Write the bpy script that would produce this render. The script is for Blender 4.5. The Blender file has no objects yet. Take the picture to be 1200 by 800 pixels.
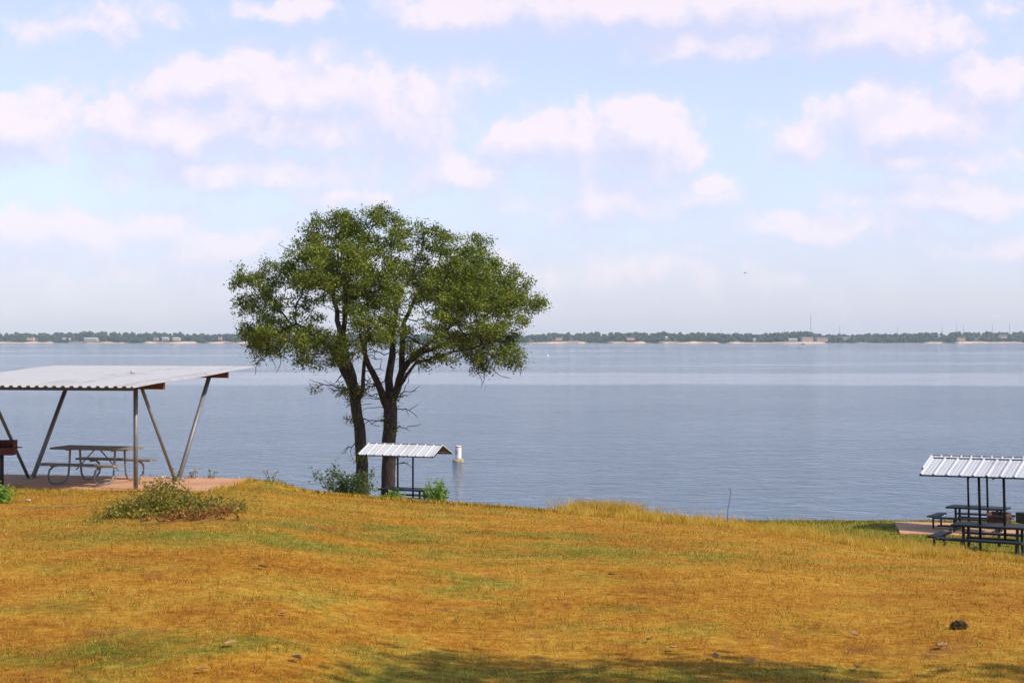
import bpy, math, random
import numpy as np
from mathutils import Vector, Matrix, Quaternion

random.seed(7)
RNG = np.random.default_rng(11)
scene = bpy.context.scene
COL = scene.collection
PI = math.pi
R = math.radians

CAMZ = 7.2            # camera height over the lake (water at z = 0)
F = 1600.0            # focal length in photo pixels (1200 wide)
HOR = 398.0
CX = 600.0

# ------------------------------------------------------------------ helpers
def tag(o, label=None, cat=None, group=None, kind=None):
    if label: o['label'] = label
    if cat: o['category'] = cat
    if group: o['group'] = group
    if kind: o['kind'] = kind
    return o

def empty(name, loc=(0, 0, 0), rz=0.0, **kw):
    o = bpy.data.objects.new(name, None)
    o.empty_display_size = 0.2
    o.location = loc
    o.rotation_euler = (0, 0, rz)
    COL.objects.link(o)
    return tag(o, **kw)

class MB:
    """collects shapes and links them as one mesh object"""
    def __init__(self):
        self.v = []; self.f = []
    def quad_box(self, c, s, rot=None):
        cx, cy, cz = c; hx, hy, hz = s[0]/2, s[1]/2, s[2]/2
        pts = [Vector((x, y, z)) for x in (-hx, hx) for y in (-hy, hy) for z in (-hz, hz)]
        if rot is not None: pts = [rot @ p for p in pts]
        n = len(self.v)
        self.v += [(p.x+cx, p.y+cy, p.z+cz) for p in pts]
        for q in ((0,1,3,2),(4,6,7,5),(0,4,5,1),(2,3,7,6),(0,2,6,4),(1,5,7,3)):
            self.f.append(tuple(n+i for i in q))
        return self
    box = quad_box
    def beam(self, a, b, w, h, up=(0,0,1)):
        a = Vector(a); b = Vector(b); d = b-a; L = d.length; z = d.normalized()
        u = Vector(up)
        if abs(z.dot(u)) > .98: u = Vector((1,0,0))
        x = u.cross(z).normalized(); y = z.cross(x)
        m = Matrix((x, y, z)).transposed()
        return self.quad_box((a+b)/2, (w, h, L), m)
    def tube(self, pts, r, seg=8, cap=True):
        pts = [Vector(p) for p in pts]
        rs = r if hasattr(r, '__len__') else [r]*len(pts)
        n0 = len(self.v)
        prev = None
        for i, p in enumerate(pts):
            if i == 0: t = pts[1]-pts[0]
            elif i == len(pts)-1: t = pts[-1]-pts[-2]
            else: t = (pts[i+1]-pts[i]).normalized()+(pts[i]-pts[i-1]).normalized()
            t.normalize()
            if prev is None:
                u = Vector((0,0,1)) if abs(t.z) < .9 else Vector((1,0,0))
                x = u.cross(t).normalized()
            else:
                x = (prev - t*prev.dot(t)).normalized()
            prev = x
            y = t.cross(x)
            for k in range(seg):
                a = 2*PI*k/seg
                q = p + (x*math.cos(a)+y*math.sin(a))*rs[i]
                self.v.append(tuple(q))
        for i in range(len(pts)-1):
            for k in range(seg):
                a = n0+i*seg+k; b = n0+i*seg+(k+1) % seg
                self.f.append((a, b, b+seg, a+seg))
        if cap:
            self.f.append(tuple(n0+k for k in range(seg))[::-1])
            self.f.append(tuple(n0+(len(pts)-1)*seg+k for k in range(seg)))
        return self
    def root(self, c, seg, starts):
        k = len(self.v); self.v.append(tuple(c))
        for n0 in starts:
            for i in range(seg): self.f.append((k, n0+i, n0+(i+1) % seg))
    def lathe(self, prof, seg=24, c=(0,0,0)):
        n0 = len(self.v)
        for (r, z) in prof:
            for k in range(seg):
                a = 2*PI*k/seg
                self.v.append((c[0]+r*math.cos(a), c[1]+r*math.sin(a), c[2]+z))
        for i in range(len(prof)-1):
            for k in range(seg):
                a = n0+i*seg+k; b = n0+i*seg+(k+1) % seg
                self.f.append((a, b, b+seg, a+seg))
        self.f.append(tuple(n0+k for k in range(seg))[::-1])
        self.f.append(tuple(n0+(len(prof)-1)*seg+k for k in range(seg)))
        return self
    def sheet(self, rows):
        """rows: list of equal-length point lists -> grid of quads"""
        n0 = len(self.v); w = len(rows[0])
        for r in rows: self.v += [tuple(p) for p in r]
        for i in range(len(rows)-1):
            for k in range(w-1):
                a = n0+i*w+k
                self.f.append((a, a+1, a+1+w, a+w))
        return self
    def build(self, name, mat, parent=None, smooth=False, bevel=0.0, solid=0.0, off=-1):
        me = bpy.data.meshes.new(name)
        me.from_pydata(self.v, [], self.f)
        me.validate()
        if smooth:
            me.polygons.foreach_set('use_smooth', [True]*len(me.polygons))
        me.materials.append(mat)
        o = bpy.data.objects.new(name, me)
        COL.objects.link(o)
        if parent: o.parent = parent
        if solid:
            m = o.modifiers.new('solid', 'SOLIDIFY'); m.thickness = solid; m.offset = off
        if bevel:
            m = o.modifiers.new('bevel', 'BEVEL'); m.width = bevel; m.segments = 2; m.limit_method = 'ANGLE'
        return o

def mesh_np(name, V, Fc, n_per, mat, parent=None, attrs=None, smooth=False):
    """V (n,3); faces as consecutive index array with n_per corners each"""
    me = bpy.data.meshes.new(name)
    nv = len(V); nf = len(Fc)//n_per
    me.vertices.add(nv); me.vertices.foreach_set('co', np.ascontiguousarray(V, dtype=np.float32).ravel())
    me.loops.add(nf*n_per); me.loops.foreach_set('vertex_index', np.ascontiguousarray(Fc, dtype=np.int32))
    me.polygons.add(nf)
    me.polygons.foreach_set('loop_start', np.arange(0, nf*n_per, n_per, dtype=np.int32))
    if smooth: me.polygons.foreach_set('use_smooth', np.ones(nf, dtype=bool))
    if attrs:
        for k, a in attrs.items():
            at = me.attributes.new(k, 'FLOAT', 'POINT'); at.data.foreach_set('value', np.ascontiguousarray(a, dtype=np.float32))
    me.update(calc_edges=True)
    me.materials.append(mat)
    o = bpy.data.objects.new(name, me); COL.objects.link(o)
    if parent: o.parent = parent
    return o

def children(o): return [c for c in bpy.data.objects if c.parent == o]
def copy_tree(o, parent=None):
    c = o.copy(); COL.objects.link(c)
    if parent: c.parent = parent
    for ch in children(o): copy_tree(ch, c)
    return c

# ------------------------------------------------------------------ materials
class NT:
    def __init__(self, nt): self.nt = nt
    def n(self, t, **kw):
        x = self.nt.nodes.new(t)
        for k, v in kw.items():
            if k == 'i':
                for kk, vv in v.items():
                    if hasattr(vv, 'is_linked') or isinstance(vv, bpy.types.NodeSocket): self.nt.links.new(vv, x.inputs[kk])
                    else: x.inputs[kk].default_value = vv
            else: setattr(x, k, v)
        return x
    def link(self, a, b): self.nt.links.new(a, b)
    def math(self, op, a, b=None, c=None, clamp=False):
        x = self.nt.nodes.new('ShaderNodeMath'); x.operation = op; x.use_clamp = clamp
        for i, v in enumerate((a, b, c)):
            if v is None: continue
            if isinstance(v, bpy.types.NodeSocket): self.nt.links.new(v, x.inputs[i])
            else: x.inputs[i].default_value = v
        return x.outputs[0]
    def mix(self, fac, a, b, blend='MIX'):
        x = self.nt.nodes.new('ShaderNodeMix'); x.data_type = 'RGBA'; x.blend_type = blend
        for sock, v in ((x.inputs[0], fac), (x.inputs[6], a), (x.inputs[7], b)):
            if isinstance(v, bpy.types.NodeSocket): self.nt.links.new(v, sock)
            else: sock.default_value = v if not isinstance(v, tuple) or len(v) != 3 else (*v, 1)
        return x.outputs[2]
    def noise(self, vec, scale, detail=4, rough=.55, dist=0, dim='3D'):
        x = self.n('ShaderNodeTexNoise'); x.noise_dimensions = dim; x.inputs['Scale'].default_value = scale
        x.inputs['Detail'].default_value = detail; x.inputs['Roughness'].default_value = rough
        x.inputs['Distortion'].default_value = dist
        if vec is not None: self.link(vec, x.inputs['Vector'])
        return x.outputs['Fac']
    def ramp(self, fac, stops, interp='LINEAR'):
        x = self.n('ShaderNodeValToRGB'); cr = x.color_ramp; cr.interpolation = interp
        while len(cr.elements) < len(stops): cr.elements.new(.5)
        for e, (p, c) in zip(cr.elements, stops):
            e.position = p; e.color = (*c, 1) if len(c) == 3 else c
        self.link(fac, x.inputs[0])
        return x.outputs[0]
    def smooth(self, v, a, b):
        x = self.n('ShaderNodeMapRange'); x.interpolation_type = 'SMOOTHSTEP'
        self.link(v, x.inputs[0]); x.inputs[1].default_value = a; x.inputs[2].default_value = b
        return x.outputs[0]

def mat(name):
    m = bpy.data.materials.new(name); m.use_nodes = True
    nt = m.node_tree; nt.nodes.clear()
    k = NT(nt); out = k.n('ShaderNodeOutputMaterial')
    return m, k, out

def basic(name, col, rough=.6, metal=0.0, var=.18, scale=9.0, col2=None, thr=(.45, .65), bump=.0, bscale=40):
    """painted / worn surface with large and small tone variation and optional second colour in patches"""
    m, k, out = mat(name)
    tc = k.n('ShaderNodeTexCoord')
    n1 = k.noise(tc.outputs['Object'], scale, 6, .62)
    hi = tuple(min(1, c*(1+var)) for c in col); lo = tuple(c*(1-var) for c in col)
    c = k.ramp(n1, [(.3, lo), (.7, hi)])
    if col2:
        n2 = k.noise(tc.outputs['Object'], scale*.7, 8, .7, .3)
        c = k.mix(k.smooth(n2, *thr), c, (*col2, 1))
    p = k.n('ShaderNodeBsdfPrincipled')
    k.link(c, p.inputs['Base Color'])
    p.inputs['Metallic'].default_value = metal
    rr = k.math('MULTIPLY_ADD', n1, .25, rough-.12)
    k.link(rr, p.inputs['Roughness'])
    if bump:
        b = k.n('ShaderNodeBump'); b.inputs['Strength'].default_value = bump; b.inputs['Distance'].default_value = .01
        k.link(k.noise(tc.outputs['Object'], bscale, 5), b.inputs['Height']); k.link(b.outputs[0], p.inputs['Normal'])
    k.link(p.outputs[0], out.inputs[0])
    return m

def leafmat(name, stops, trans=.35, nscale=.9, hue=.06):
    """leaves: colour by clump noise plus a per-leaf random, diffuse + translucent"""
    m, k, out = mat(name)
    geo = k.n('ShaderNodeNewGeometry')
    n1 = k.noise(geo.outputs['Position'], nscale, 3, .6)
    f = k.math('ADD', k.math('MULTIPLY', n1, .75), k.math('MULTIPLY', geo.outputs['Random Per Island'], .35))
    c = k.ramp(f, stops)
    d = k.n('ShaderNodeBsdfPrincipled'); k.link(c, d.inputs['Base Color']); d.inputs['Roughness'].default_value = .55
    d.inputs['Specular IOR Level'].default_value = .3
    t = k.n('ShaderNodeBsdfTranslucent')
    k.link(k.mix(1.0, c, (1.25, 1.3, .6, 1), 'MULTIPLY'), t.inputs[0])
    ms = k.n('ShaderNodeMixShader'); ms.inputs[0].default_value = trans
    k.link(d.outputs[0], ms.inputs[1]); k.link(t.outputs[0], ms.inputs[2])
    k.link(ms.outputs[0], out.inputs[0])
    return m

def grass_colour(k, pos, rnd=None):
    """shared by the soil sheet and the blades: straw, rust, olive in patches, lush attribute pushes to green"""
    at = k.n('ShaderNodeAttribute'); at.attribute_name = 'lush'
    lush = at.outputs['Fac']
    big = k.noise(pos, .55, 3, .6, .4)
    mid = k.noise(pos, 2.2, 4, .65)
    fin = k.noise(pos, 13, 3, .7)
    v = k.math('ADD', k.math('MULTIPLY_ADD', big, .22, .06), k.math('ADD', k.math('MULTIPLY', mid, .26), k.math('MULTIPLY', fin, .50)))
    if rnd is not None: v = k.math('ADD', v, k.math('MULTIPLY_ADD', rnd, .46, -.21))
    dry = k.ramp(v, [(.30, (.14, .038, .004)), (.43, (.255, .078, .006)), (.53, (.385, .157, .012)), (.64, (.50, .268, .027)), (.78, (.68, .45, .13))])
    grn = k.ramp(v, [(.30, (.045, .050, .004)), (.52, (.130, .130, .010)), (.74, (.36, .29, .035))])
    big2 = k.noise(pos, 1.1, 5, .7, .6)
    big3 = k.noise(pos, .28, 3, .6, .3)
    g = k.math('ADD', k.math('ADD', k.math('MULTIPLY_ADD', big2, .80, .05), k.math('MULTIPLY_ADD', big3, .30, -.135)), k.math('MULTIPLY', lush, .5))
    if rnd is not None: g = k.math('ADD', g, k.math('MULTIPLY_ADD', rnd, -.85, .42))
    else: g = k.math('ADD', g, -.06)
    return k.mix(k.smooth(g, .38, .66), dry, grn), v

def roofmat(name, col, stain, pitch, rough):
    """ribbed metal: sheets differ a little in tone, dirt runs down the slope, rust freckles at the fasteners"""
    m, k, out = mat(name)
    tc = k.n('ShaderNodeTexCoord'); ob = tc.outputs['Object']
    sp = k.n('ShaderNodeSeparateXYZ'); k.link(ob, sp.inputs[0])
    idx = k.math('FLOOR', k.math('DIVIDE', sp.outputs['X'], pitch))
    wn = k.n('ShaderNodeTexWhiteNoise'); wn.noise_dimensions = '1D'; k.link(idx, wn.inputs['W'])
    mp = k.n('ShaderNodeMapping'); mp.inputs['Scale'].default_value = (14, 1.1, 1.1); k.link(ob, mp.inputs[0])
    run = k.noise(mp.outputs[0], 1.0, 6, .7)
    blot = k.noise(ob, 1.3, 6, .65)
    f = k.math('ADD', k.math('MULTIPLY', run, .55), k.math('ADD', k.math('MULTIPLY', blot, .45), k.math('MULTIPLY_ADD', wn.outputs['Value'], .18, -.09)))
    c = k.mix(k.smooth(f, .44, .70), (*col, 1), (*stain, 1))
    c = k.mix(k.math('MULTIPLY', k.smooth(k.noise(ob, 9, 6, .75), .66, .76), .55), c, (.20, .09, .045, 1))
    p = k.n('ShaderNodeBsdfPrincipled'); k.link(c, p.inputs['Base Color']); k.link(k.math('MULTIPLY_ADD', f, .3, rough-.15), p.inputs['Roughness'])
    b = k.n('ShaderNodeBump'); b.inputs['Strength'].default_value = .25; b.inputs['Distance'].default_value = .03
    k.link(k.noise(ob, 2.4, 3), b.inputs['Height']); k.link(b.outputs[0], p.inputs['Normal'])
    k.link(p.outputs[0], out.inputs[0]); return m

M = {}
def make_materials():
    # --- grass blades
    m, k, out = mat('grass_blades')
    geo = k.n('ShaderNodeNewGeometry')
    c, v = grass_colour(k, geo.outputs['Position'], geo.outputs['Random Per Island'])
    d = k.n('ShaderNodeBsdfDiffuse'); k.link(c, d.inputs[0])
    t = k.n('ShaderNodeBsdfTranslucent'); k.link(c, t.inputs[0])
    ms = k.n('ShaderNodeMixShader'); ms.inputs[0].default_value = .4
    k.link(d.outputs[0], ms.inputs[1]); k.link(t.outputs[0], ms.inputs[2]); k.link(ms.outputs[0], out.inputs[0])
    M['grass'] = m
    # --- soil sheet under it
    m, k, out = mat('soil_and_thatch')
    geo = k.n('ShaderNodeNewGeometry')
    c, v = grass_colour(k, geo.outputs['Position'])
    dirt = k.ramp(k.noise(geo.outputs['Position'], 6, 6, .7), [(.35, (.17, .060, .015)), (.65, (.36, .155, .045))])
    at = k.n('ShaderNodeAttribute'); at.attribute_name = 'bare'
    dn = k.math('ADD', k.noise(geo.outputs['Position'], 2.7, 6, .7), k.math('MULTIPLY', at.outputs['Fac'], .5))
    c = k.mix(k.smooth(dn, .58, .72), c, dirt)
    # below the waterline and near it the shore is wet sand
    sep = k.n('ShaderNodeSeparateXYZ'); k.link(geo.outputs['Position'], sep.inputs[0])
    c = k.mix(k.smooth(sep.outputs['Z'], .12, .02), c, (.16, .10, .06, 1))
    p = k.n('ShaderNodeBsdfPrincipled'); k.link(c, p.inputs['Base Color']); p.inputs['Roughness'].default_value = .95
    p.inputs['Specular IOR Level'].default_value = .1
    b = k.n('ShaderNodeBump'); b.inputs['Strength'].default_value = .8; b.inputs['Distance'].default_value = .03
    k.link(k.noise(geo.outputs['Position'], 30, 5, .7), b.inputs['Height']); k.link(b.outputs[0], p.inputs['Normal'])
    k.link(p.outputs[0], out.inputs[0])
    M['soil'] = m
    # --- tall yellow grass
    M['tall'] = leafmat('tall_grass_blades', [(.25, (.20, .13, .012)), (.5, (.45, .27, .026)), (.7, (.58, .38, .06)), (.9, (.74, .56, .22))], .4, 2.2)
    # --- leaves
    M['oak'] = leafmat('oak_leaves', [(.25, (.026, .046, .006)), (.42, (.070, .102, .010)), (.58, (.155, .190, .016)), (.8, (.27, .28, .035))], .28, 1.3)
    M['bush'] = leafmat('bush_leaves', [(.25, (.03, .05, .015)), (.55, (.08, .12, .03)), (.85, (.16, .21, .05))], .3, 3)
    M['bright'] = leafmat('bright_leaves', [(.25, (.07, .14, .012)), (.55, (.16, .28, .025)), (.85, (.30, .42, .05))], .4, 3)
    M['weed'] = leafmat('weed_leaves', [(.25, (.055, .055, .010)), (.45, (.14, .135, .017)), (.60, (.26, .215, .03)), (.82, (.42, .26, .06))], .35, 4)
    M['rustweed'] = leafmat('rusty_stems', [(.25, (.10, .040, .012)), (.55, (.24, .10, .022)), (.85, (.42, .24, .06))], .3, 2.5)
    # --- bark
    m, k, out = mat('oak_bark')
    tc = k.n('ShaderNodeTexCoord')
    mp = k.n('ShaderNodeMapping'); mp.inputs['Scale'].default_value = (7, 7, 1.6); k.link(tc.outputs['Object'], mp.inputs[0])
    n1 = k.noise(mp.outputs[0], 2.2, 8, .7, .4)
    c = k.ramp(n1, [(.32, (.008, .006, .004)), (.5, (.032, .021, .015)), (.7, (.10, .060, .042))])
    p = k.n('ShaderNodeBsdfPrincipled'); k.link(c, p.inputs['Base Color']); p.inputs['Roughness'].default_value = .9
    b = k.n('ShaderNodeBump'); b.inputs['Strength'].default_value = 1; b.inputs['Distance'].default_value = .06
    k.link(n1, b.inputs['Height']); k.link(b.outputs[0], p.inputs['Normal']); k.link(p.outputs[0], out.inputs[0])
    M['bark'] = m
    # --- water
    m, k, out = mat('lake_water')
    geo = k.n('ShaderNodeNewGeometry'); pos = geo.outputs['Position']
    def mapped(sx, sy, rot=0):
        mp = k.n('ShaderNodeMapping'); mp.inputs['Scale'].default_value = (sx, sy, 1); mp.inputs['Rotation'].default_value = (0, 0, rot)
        k.link(pos, mp.inputs[0]); return mp.outputs[0]
    w1 = k.noise(mapped(.55, 1.0, .16), 1.0, 5, .62, 1.3)
    w2 = k.noise(mapped(.16, .34, -.2), 1.0, 4, .6, 1.0)
    w3 = k.noise(mapped(1.3, 2.6, .2), 1.3, 3, .6)
    h = k.math('ADD', k.math('MULTIPLY', w1, .62), k.math('ADD', k.math('MULTIPLY', w2, .42), k.math('MULTIPLY', w3, .12)))
    # wind lanes and slicks: long bands across the lake
    lane = k.noise(mapped(.0016, .011, .03), 1.0, 4, .55, .6)
    lane2 = k.noise(mapped(.0006, .0035, -.02), 1.0, 4, .6, .5)
    sep = k.n('ShaderNodeSeparateXYZ'); k.link(pos, sep.inputs[0])
    wob = k.math('ADD', sep.outputs['Y'], k.math('MULTIPLY_ADD', k.noise(mapped(.01, .02), 1.0, 3), 60, -30))
    band = k.math('MULTIPLY', k.smooth(wob, 205, 222), k.smooth(wob, 320, 285))
    calm = k.smooth(k.math('ADD', k.math('MULTIPLY', lane, .5), k.math('MULTIPLY', lane2, .5)), .50, .62)
    for a, b in ((372, 396), (560, 604), (820, 960), (1500, 1800)): band = k.math('MAXIMUM', band, k.math('MULTIPLY', k.math('MULTIPLY', k.smooth(wob, a, a+6), k.smooth(wob, b, b-8)), k.smooth(k.noise(mapped(.003, .004), 1.0, 3), .42, .56)))
    calm = k.math('MAXIMUM', k.math('MULTIPLY', calm, k.smooth(sep.outputs['Y'], 90, 220)), band)
    gust = k.noise(mapped(.018, .05, .1), 1.0, 4, .6, .8)
    st = k.math('MULTIPLY', k.math('MULTIPLY_ADD', calm, -.75, 1.0), k.math('MULTIPLY_ADD', gust, 1.1, .22))
    b = k.n('ShaderNodeBump'); b.inputs['Distance'].default_value = 1.0
    k.link(st, b.inputs['Strength']); k.link(h, b.inputs['Height'])
    p = k.n('ShaderNodeBsdfPrincipled')
    k.link(k.mix(calm, (.062, .110, .172, 1), (.065, .105, .15, 1)), p.inputs['Base Color'])
    p.inputs['IOR'].default_value = 1.333
    p.inputs['Roughness'].default_value = .06
    k.link(b.outputs[0], p.inputs['Normal'])
    k.link(p.outputs[0], out.inputs[0])
    M['water'] = m
    # --- far shore ground
    m, k, out = mat('far_bank')
    geo = k.n('ShaderNodeNewGeometry')
    at = k.n('ShaderNodeAttribute'); at.attribute_name = 'sand'
    n = k.noise(geo.outputs['Position'], .03, 6, .7)
    g = k.ramp(n, [(.35, (.05, .065, .03)), (.65, (.12, .12, .055))])
    s = k.ramp(k.noise(geo.outputs['Position'], .08, 5, .7), [(.35, (.36, .22, .14)), (.65, (.66, .48, .36))])
    c = k.mix(k.smooth(k.math('ADD', at.outputs['Fac'], k.math('MULTIPLY_ADD', n, .6, -.3)), .4, .6), g, s)
    p = k.n('ShaderNodeBsdfDiffuse'); k.link(c, p.inputs[0]); k.link(p.outputs[0], out.inputs[0])
    M['bank'] = m
    m, k, out = mat('far_foliage')
    geo = k.n('ShaderNodeNewGeometry')
    f = k.math('ADD', k.math('MULTIPLY', k.noise(geo.outputs['Position'], .12, 5, .7), .7), k.math('MULTIPLY', geo.outputs['Random Per Island'], .3))
    c = k.ramp(f, [(.3, (.014, .028, .012)), (.55, (.034, .056, .024)), (.8, (.065, .085, .035))])
    p = k.n('ShaderNodeBsdfDiffuse'); k.link(c, p.inputs[0]); k.link(p.outputs[0], out.inputs[0])
    M['forest'] = m
    # --- built things
    M['roofgrey'] = roofmat('weathered_roof_sheet', (.37, .355, .365), (.27, .255, .25), .91, .65)
    M['roofwhite'] = roofmat('white_ribbed_sheet', (.53, .52, .54), (.36, .345, .335), .66, .5)
    M['galv'] = basic('galvanised_steel_pipe', (.20, .20, .21), .55, .4, .18, 12)
    M['redoxide'] = basic('red_oxide_channel', (.17, .05, .035), .7, 0, .25, 8, (.06, .03, .025))
    M['blacksteel'] = basic('black_painted_steel', (.008, .011, .012), .62, 0, .3, 14, (.020, .022, .022), (.6, .8))
    M['brownpurlin'] = basic('brown_purlin', (.16, .10, .055), .75, 0, .3, 7)
    M['planks'] = basic('weathered_grey_planks', (.21, .17, .135), .85, 0, .28, 11, (.13, .105, .085), (.5, .7), .4, 60)
    M['rust'] = basic('rusty_steel_plate', (.13, .045, .020), .85, .1, .35, 6, (.025, .016, .012), (.44, .58), .3, 50)
    M['rustred'] = basic('maroon_rusted_plate', (.12, .03, .022), .8, .1, .3, 8, (.20, .08, .035), (.62, .8), .2, 50)
    M['soot_and_shade'] = basic('sooty_and_shade_dark_steel', (.03, .025, .022), .8, .1, .3, 10)  # soot on the grills; also the shade tone at roof eave and ridge
    M['concrete'] = basic('pink_tinted_concrete', (.50, .255, .135), .9, 0, .15, 1.6, (.36, .18, .095), (.5, .7), .3, 45)
    M['buoywhite'] = basic('buoy_white', (.78, .76, .74), .45, 0, .05, 6)
    M['buoyorange'] = basic('faded_buoy_orange', (.62, .16, .08), .5, 0, .15, 9)
    M['buoycollar'] = basic('algae_stained_collar', (.42, .33, .17), .8, 0, .3, 8, (.10, .08, .04), (.5, .65))
    M['deadleaf'] = basic('dead_leaf', (.34, .17, .055), .8, 0, .3, 30)
    M['darkleaf'] = basic('dark_dead_leaf', (.07, .035, .015), .8, 0, .3, 30)
    M['bark_chip'] = basic('pale_bark_chip', (.33, .17, .07), .9, 0, .3, 40, (.12, .055, .02), (.5, .65))
    M['stone'] = basic('pale_stone', (.42, .36, .28), .9, 0, .15, 14, None, (.5, .7), .4, 30)
    M['gravel'] = basic('grey_gravel', (.36, .33, .31), .9, 0, .25, 20)
    M['dung'] = basic('dark_clod', (.080, .045, .018), .95, 0, .5, 35, (.17, .10, .03), (.58, .7))
    M['stalk'] = basic('dry_dark_stalk', (.07, .05, .045), .8, 0, .2, 20)
    M['wallpale'] = basic('pale_house_wall', (.36, .31, .27), .8, 0, .08, .2)
    M['walltan'] = basic('tan_block_wall', (.50, .36, .28), .85, 0, .12, .1)
    M['roofpale'] = basic('pale_metal_roof', (.50, .50, .51), .5, 0, .05, .2)
    M['roofbrown'] = basic('brown_shingle_roof', (.22, .14, .11), .85, 0, .15, .3)
    M['dark'] = basic('dark_openings', (.03, .035, .04), .4, 0, .2, 2)
    M['mast'] = basic('mast_steel', (.30, .27, .27), .6, .3, .1, .3)
    M['bird'] = basic('dark_plumage', (.05, .05, .055), .8, 0, .2, 8)
    M['boathull'] = basic('dark_boat_hull', (.05, .05, .06), .5, 0, .1, 2)
make_materials()

# ------------------------------------------------------------------ terrain
_cr = np.array([(-80,575),(0,575),(150,575),(250,573),(300,571),(350,576),(400,581),(450,585),(500,589),(550,592.5),(600,596),(650,600),
                (700,604),(800,612),(850,616),(900,622.5),(950,630),(1000,638),(1050,645),(1100,649),(1150,653.5),(1200,661),(1300,680)], float)
_yc = np.array([(-80,31),(250,31),(300,32),(450,34),(600,33),(800,29),(1000,24.5),(1100,22),(1200,20),(1300,18)], float)

def sstep(x, a, b):
    t = np.clip((x-a)/(b-a), 0, 1); return t*t*(3-2*t)

_vg = RNG.random((256, 256))
def vnoise(x, y):
    xi = np.floor(x).astype(int); yi = np.floor(y).astype(int); fx = x-xi; fy = y-yi
    fx = fx*fx*(3-2*fx); fy = fy*fy*(3-2*fy)
    g = lambda a, b: _vg[a & 255, b & 255]
    return (g(xi,yi)*(1-fx)*(1-fy)+g(xi+1,yi)*fx*(1-fy)+g(xi,yi+1)*(1-fx)*fy+g(xi+1,yi+1)*fx*fy)

# big slab frame
SLAB_A = R(-9.3)
SLAB_O = np.array([-9.09, 30.34]); SLAB_Z = CAMZ-3.1
E1 = np.array([math.cos(SLAB_A), math.sin(SLAB_A)]); E2 = np.array([-E1[1], E1[0]])
def rect_mask(x, y, o, ang, x0, x1, y0, y1, soft):
    c, s = math.cos(ang), math.sin(ang)
    lx = (x-o[0])*c+(y-o[1])*s; ly = -(x-o[0])*s+(y-o[1])*c
    d = np.maximum(np.maximum(x0-lx, lx-x1), np.maximum(y0-ly, ly-y1))
    return 1-sstep(d, 0.0, soft)
BIG_SLAB = (-4.2, 3.22, -2.05, .72)
PADS = []   # (centre, angle, rect, z, soft)
PADS.append((SLAB_O, SLAB_A, BIG_SLAB, SLAB_Z-.035, 1.3))
REAR_T = np.array([547/1600*43.9, 43.9]); REAR_Z = CAMZ-6.13
FRONT_T = np.array([564/1600*34.0, 34.0]); FRONT_Z = CAMZ-5.36
TREE_T = np.array([-125/1600*50.0, 50.0]); TREE_Z = CAMZ-6.2
SHA = R(-36)
PADS.append((REAR_T, R(-12), (-2.6, 4.6, -1.5, 1.9), REAR_Z-.06, 1.5))
PADS.append((FRONT_T, SHA, (-1.9, 1.9, -1.1, 1.1), FRONT_Z, 1.6))
PADS.append((TREE_T, R(-20), (-1.9, 1.9, -1.0, 1.0), TREE_Z, 1.5))

def terrain(x, y):
    x = np.asarray(x, float); y = np.asarray(y, float)
    u = np.clip(x/np.maximum(y, 6.0), -.44, .44)
    px = u*F+CX
    yc = np.interp(px, _yc[:,0], _yc[:,1]); rc = (np.interp(px, _cr[:,0], _cr[:,1])-HOR)/F
    b = 1.6/yc**2; a = rc-2*np.sqrt(1.6*b)
    yy = np.maximum(y, 0)
    zf = -1.6-a*yy-b*yy**2 + np.where(y < 0, -.04*y, 0)
    zl = -5.36-.078*(y-34)-.04*np.maximum(y-48, 0)-.10*np.maximum(y-58, 0)
    z = .5*(zf+zl+np.sqrt((zf-zl)**2+.06))
    z = z + (vnoise(x*.9+40, y*.9+7)-.5)*.028 + (vnoise(x*2.7, y*2.7)-.5)*.022
    z = np.maximum(z, -12)
    z = z+CAMZ
    for (o, an, rc_, zz, soft) in PADS:
        w = rect_mask(x, y, o, an, *rc_, soft)
        z = z*(1-w)+zz*w
    return z

def T1(x, y): return float(terrain(np.array([x]), np.array([y]))[0])
def hit(px, row, y0=4.0, y1=60.0):
    """where the viewing direction of a photo pixel meets the ground"""
    ys = np.linspace(y0, y1, 4000); xs = (px-CX)/F*ys; zs = CAMZ-(row-HOR)/F*ys
    g = terrain(xs, ys); k = np.argmax(zs <= g)
    return Vector((xs[k], ys[k], g[k]))

# patches of green and of bare soil given at photo points (position, radius in m, amount)
LUSH = []; BARE = []
for (px, row, rx, ry, s) in ((200,624,2.6,.7,.34),(370,620,1.6,.9,.28),(470,618,1.5,.7,.3),(330,637,1.6,.5,.3),(60,655,1.6,1.2,.12),(110,785,.9,.6,.15),(30,770,.6,.4,.22),(90,612,1.6,.9,.22),(420,600,1.6,1.0,.16),
                             (270,745,.8,.35,.2),(700,640,3.0,1.6,.22),(640,625,2.0,.8,.2),(880,655,2.0,1.0,.16),(840,790,1.0,.3,.16),(560,790,1.4,.3,.16),(600,700,1.0,.5,.05)):
    p = hit(px, row); LUSH.append((p.x, p.y, rx, ry, s))
for (px, row, rx, ry, s) in ((65,594,.8,.35,.5),(225,610,.9,.3,.45),(370,617,.5,.2,.25),(290,590,.7,.25,.2),(420,722,.4,.12,.15),(90,745,.35,.12,.25),(1050,765,.7,.3,.2)):
    p = hit(px, row); BARE.append((p.x, p.y, rx, ry, s))

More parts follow.
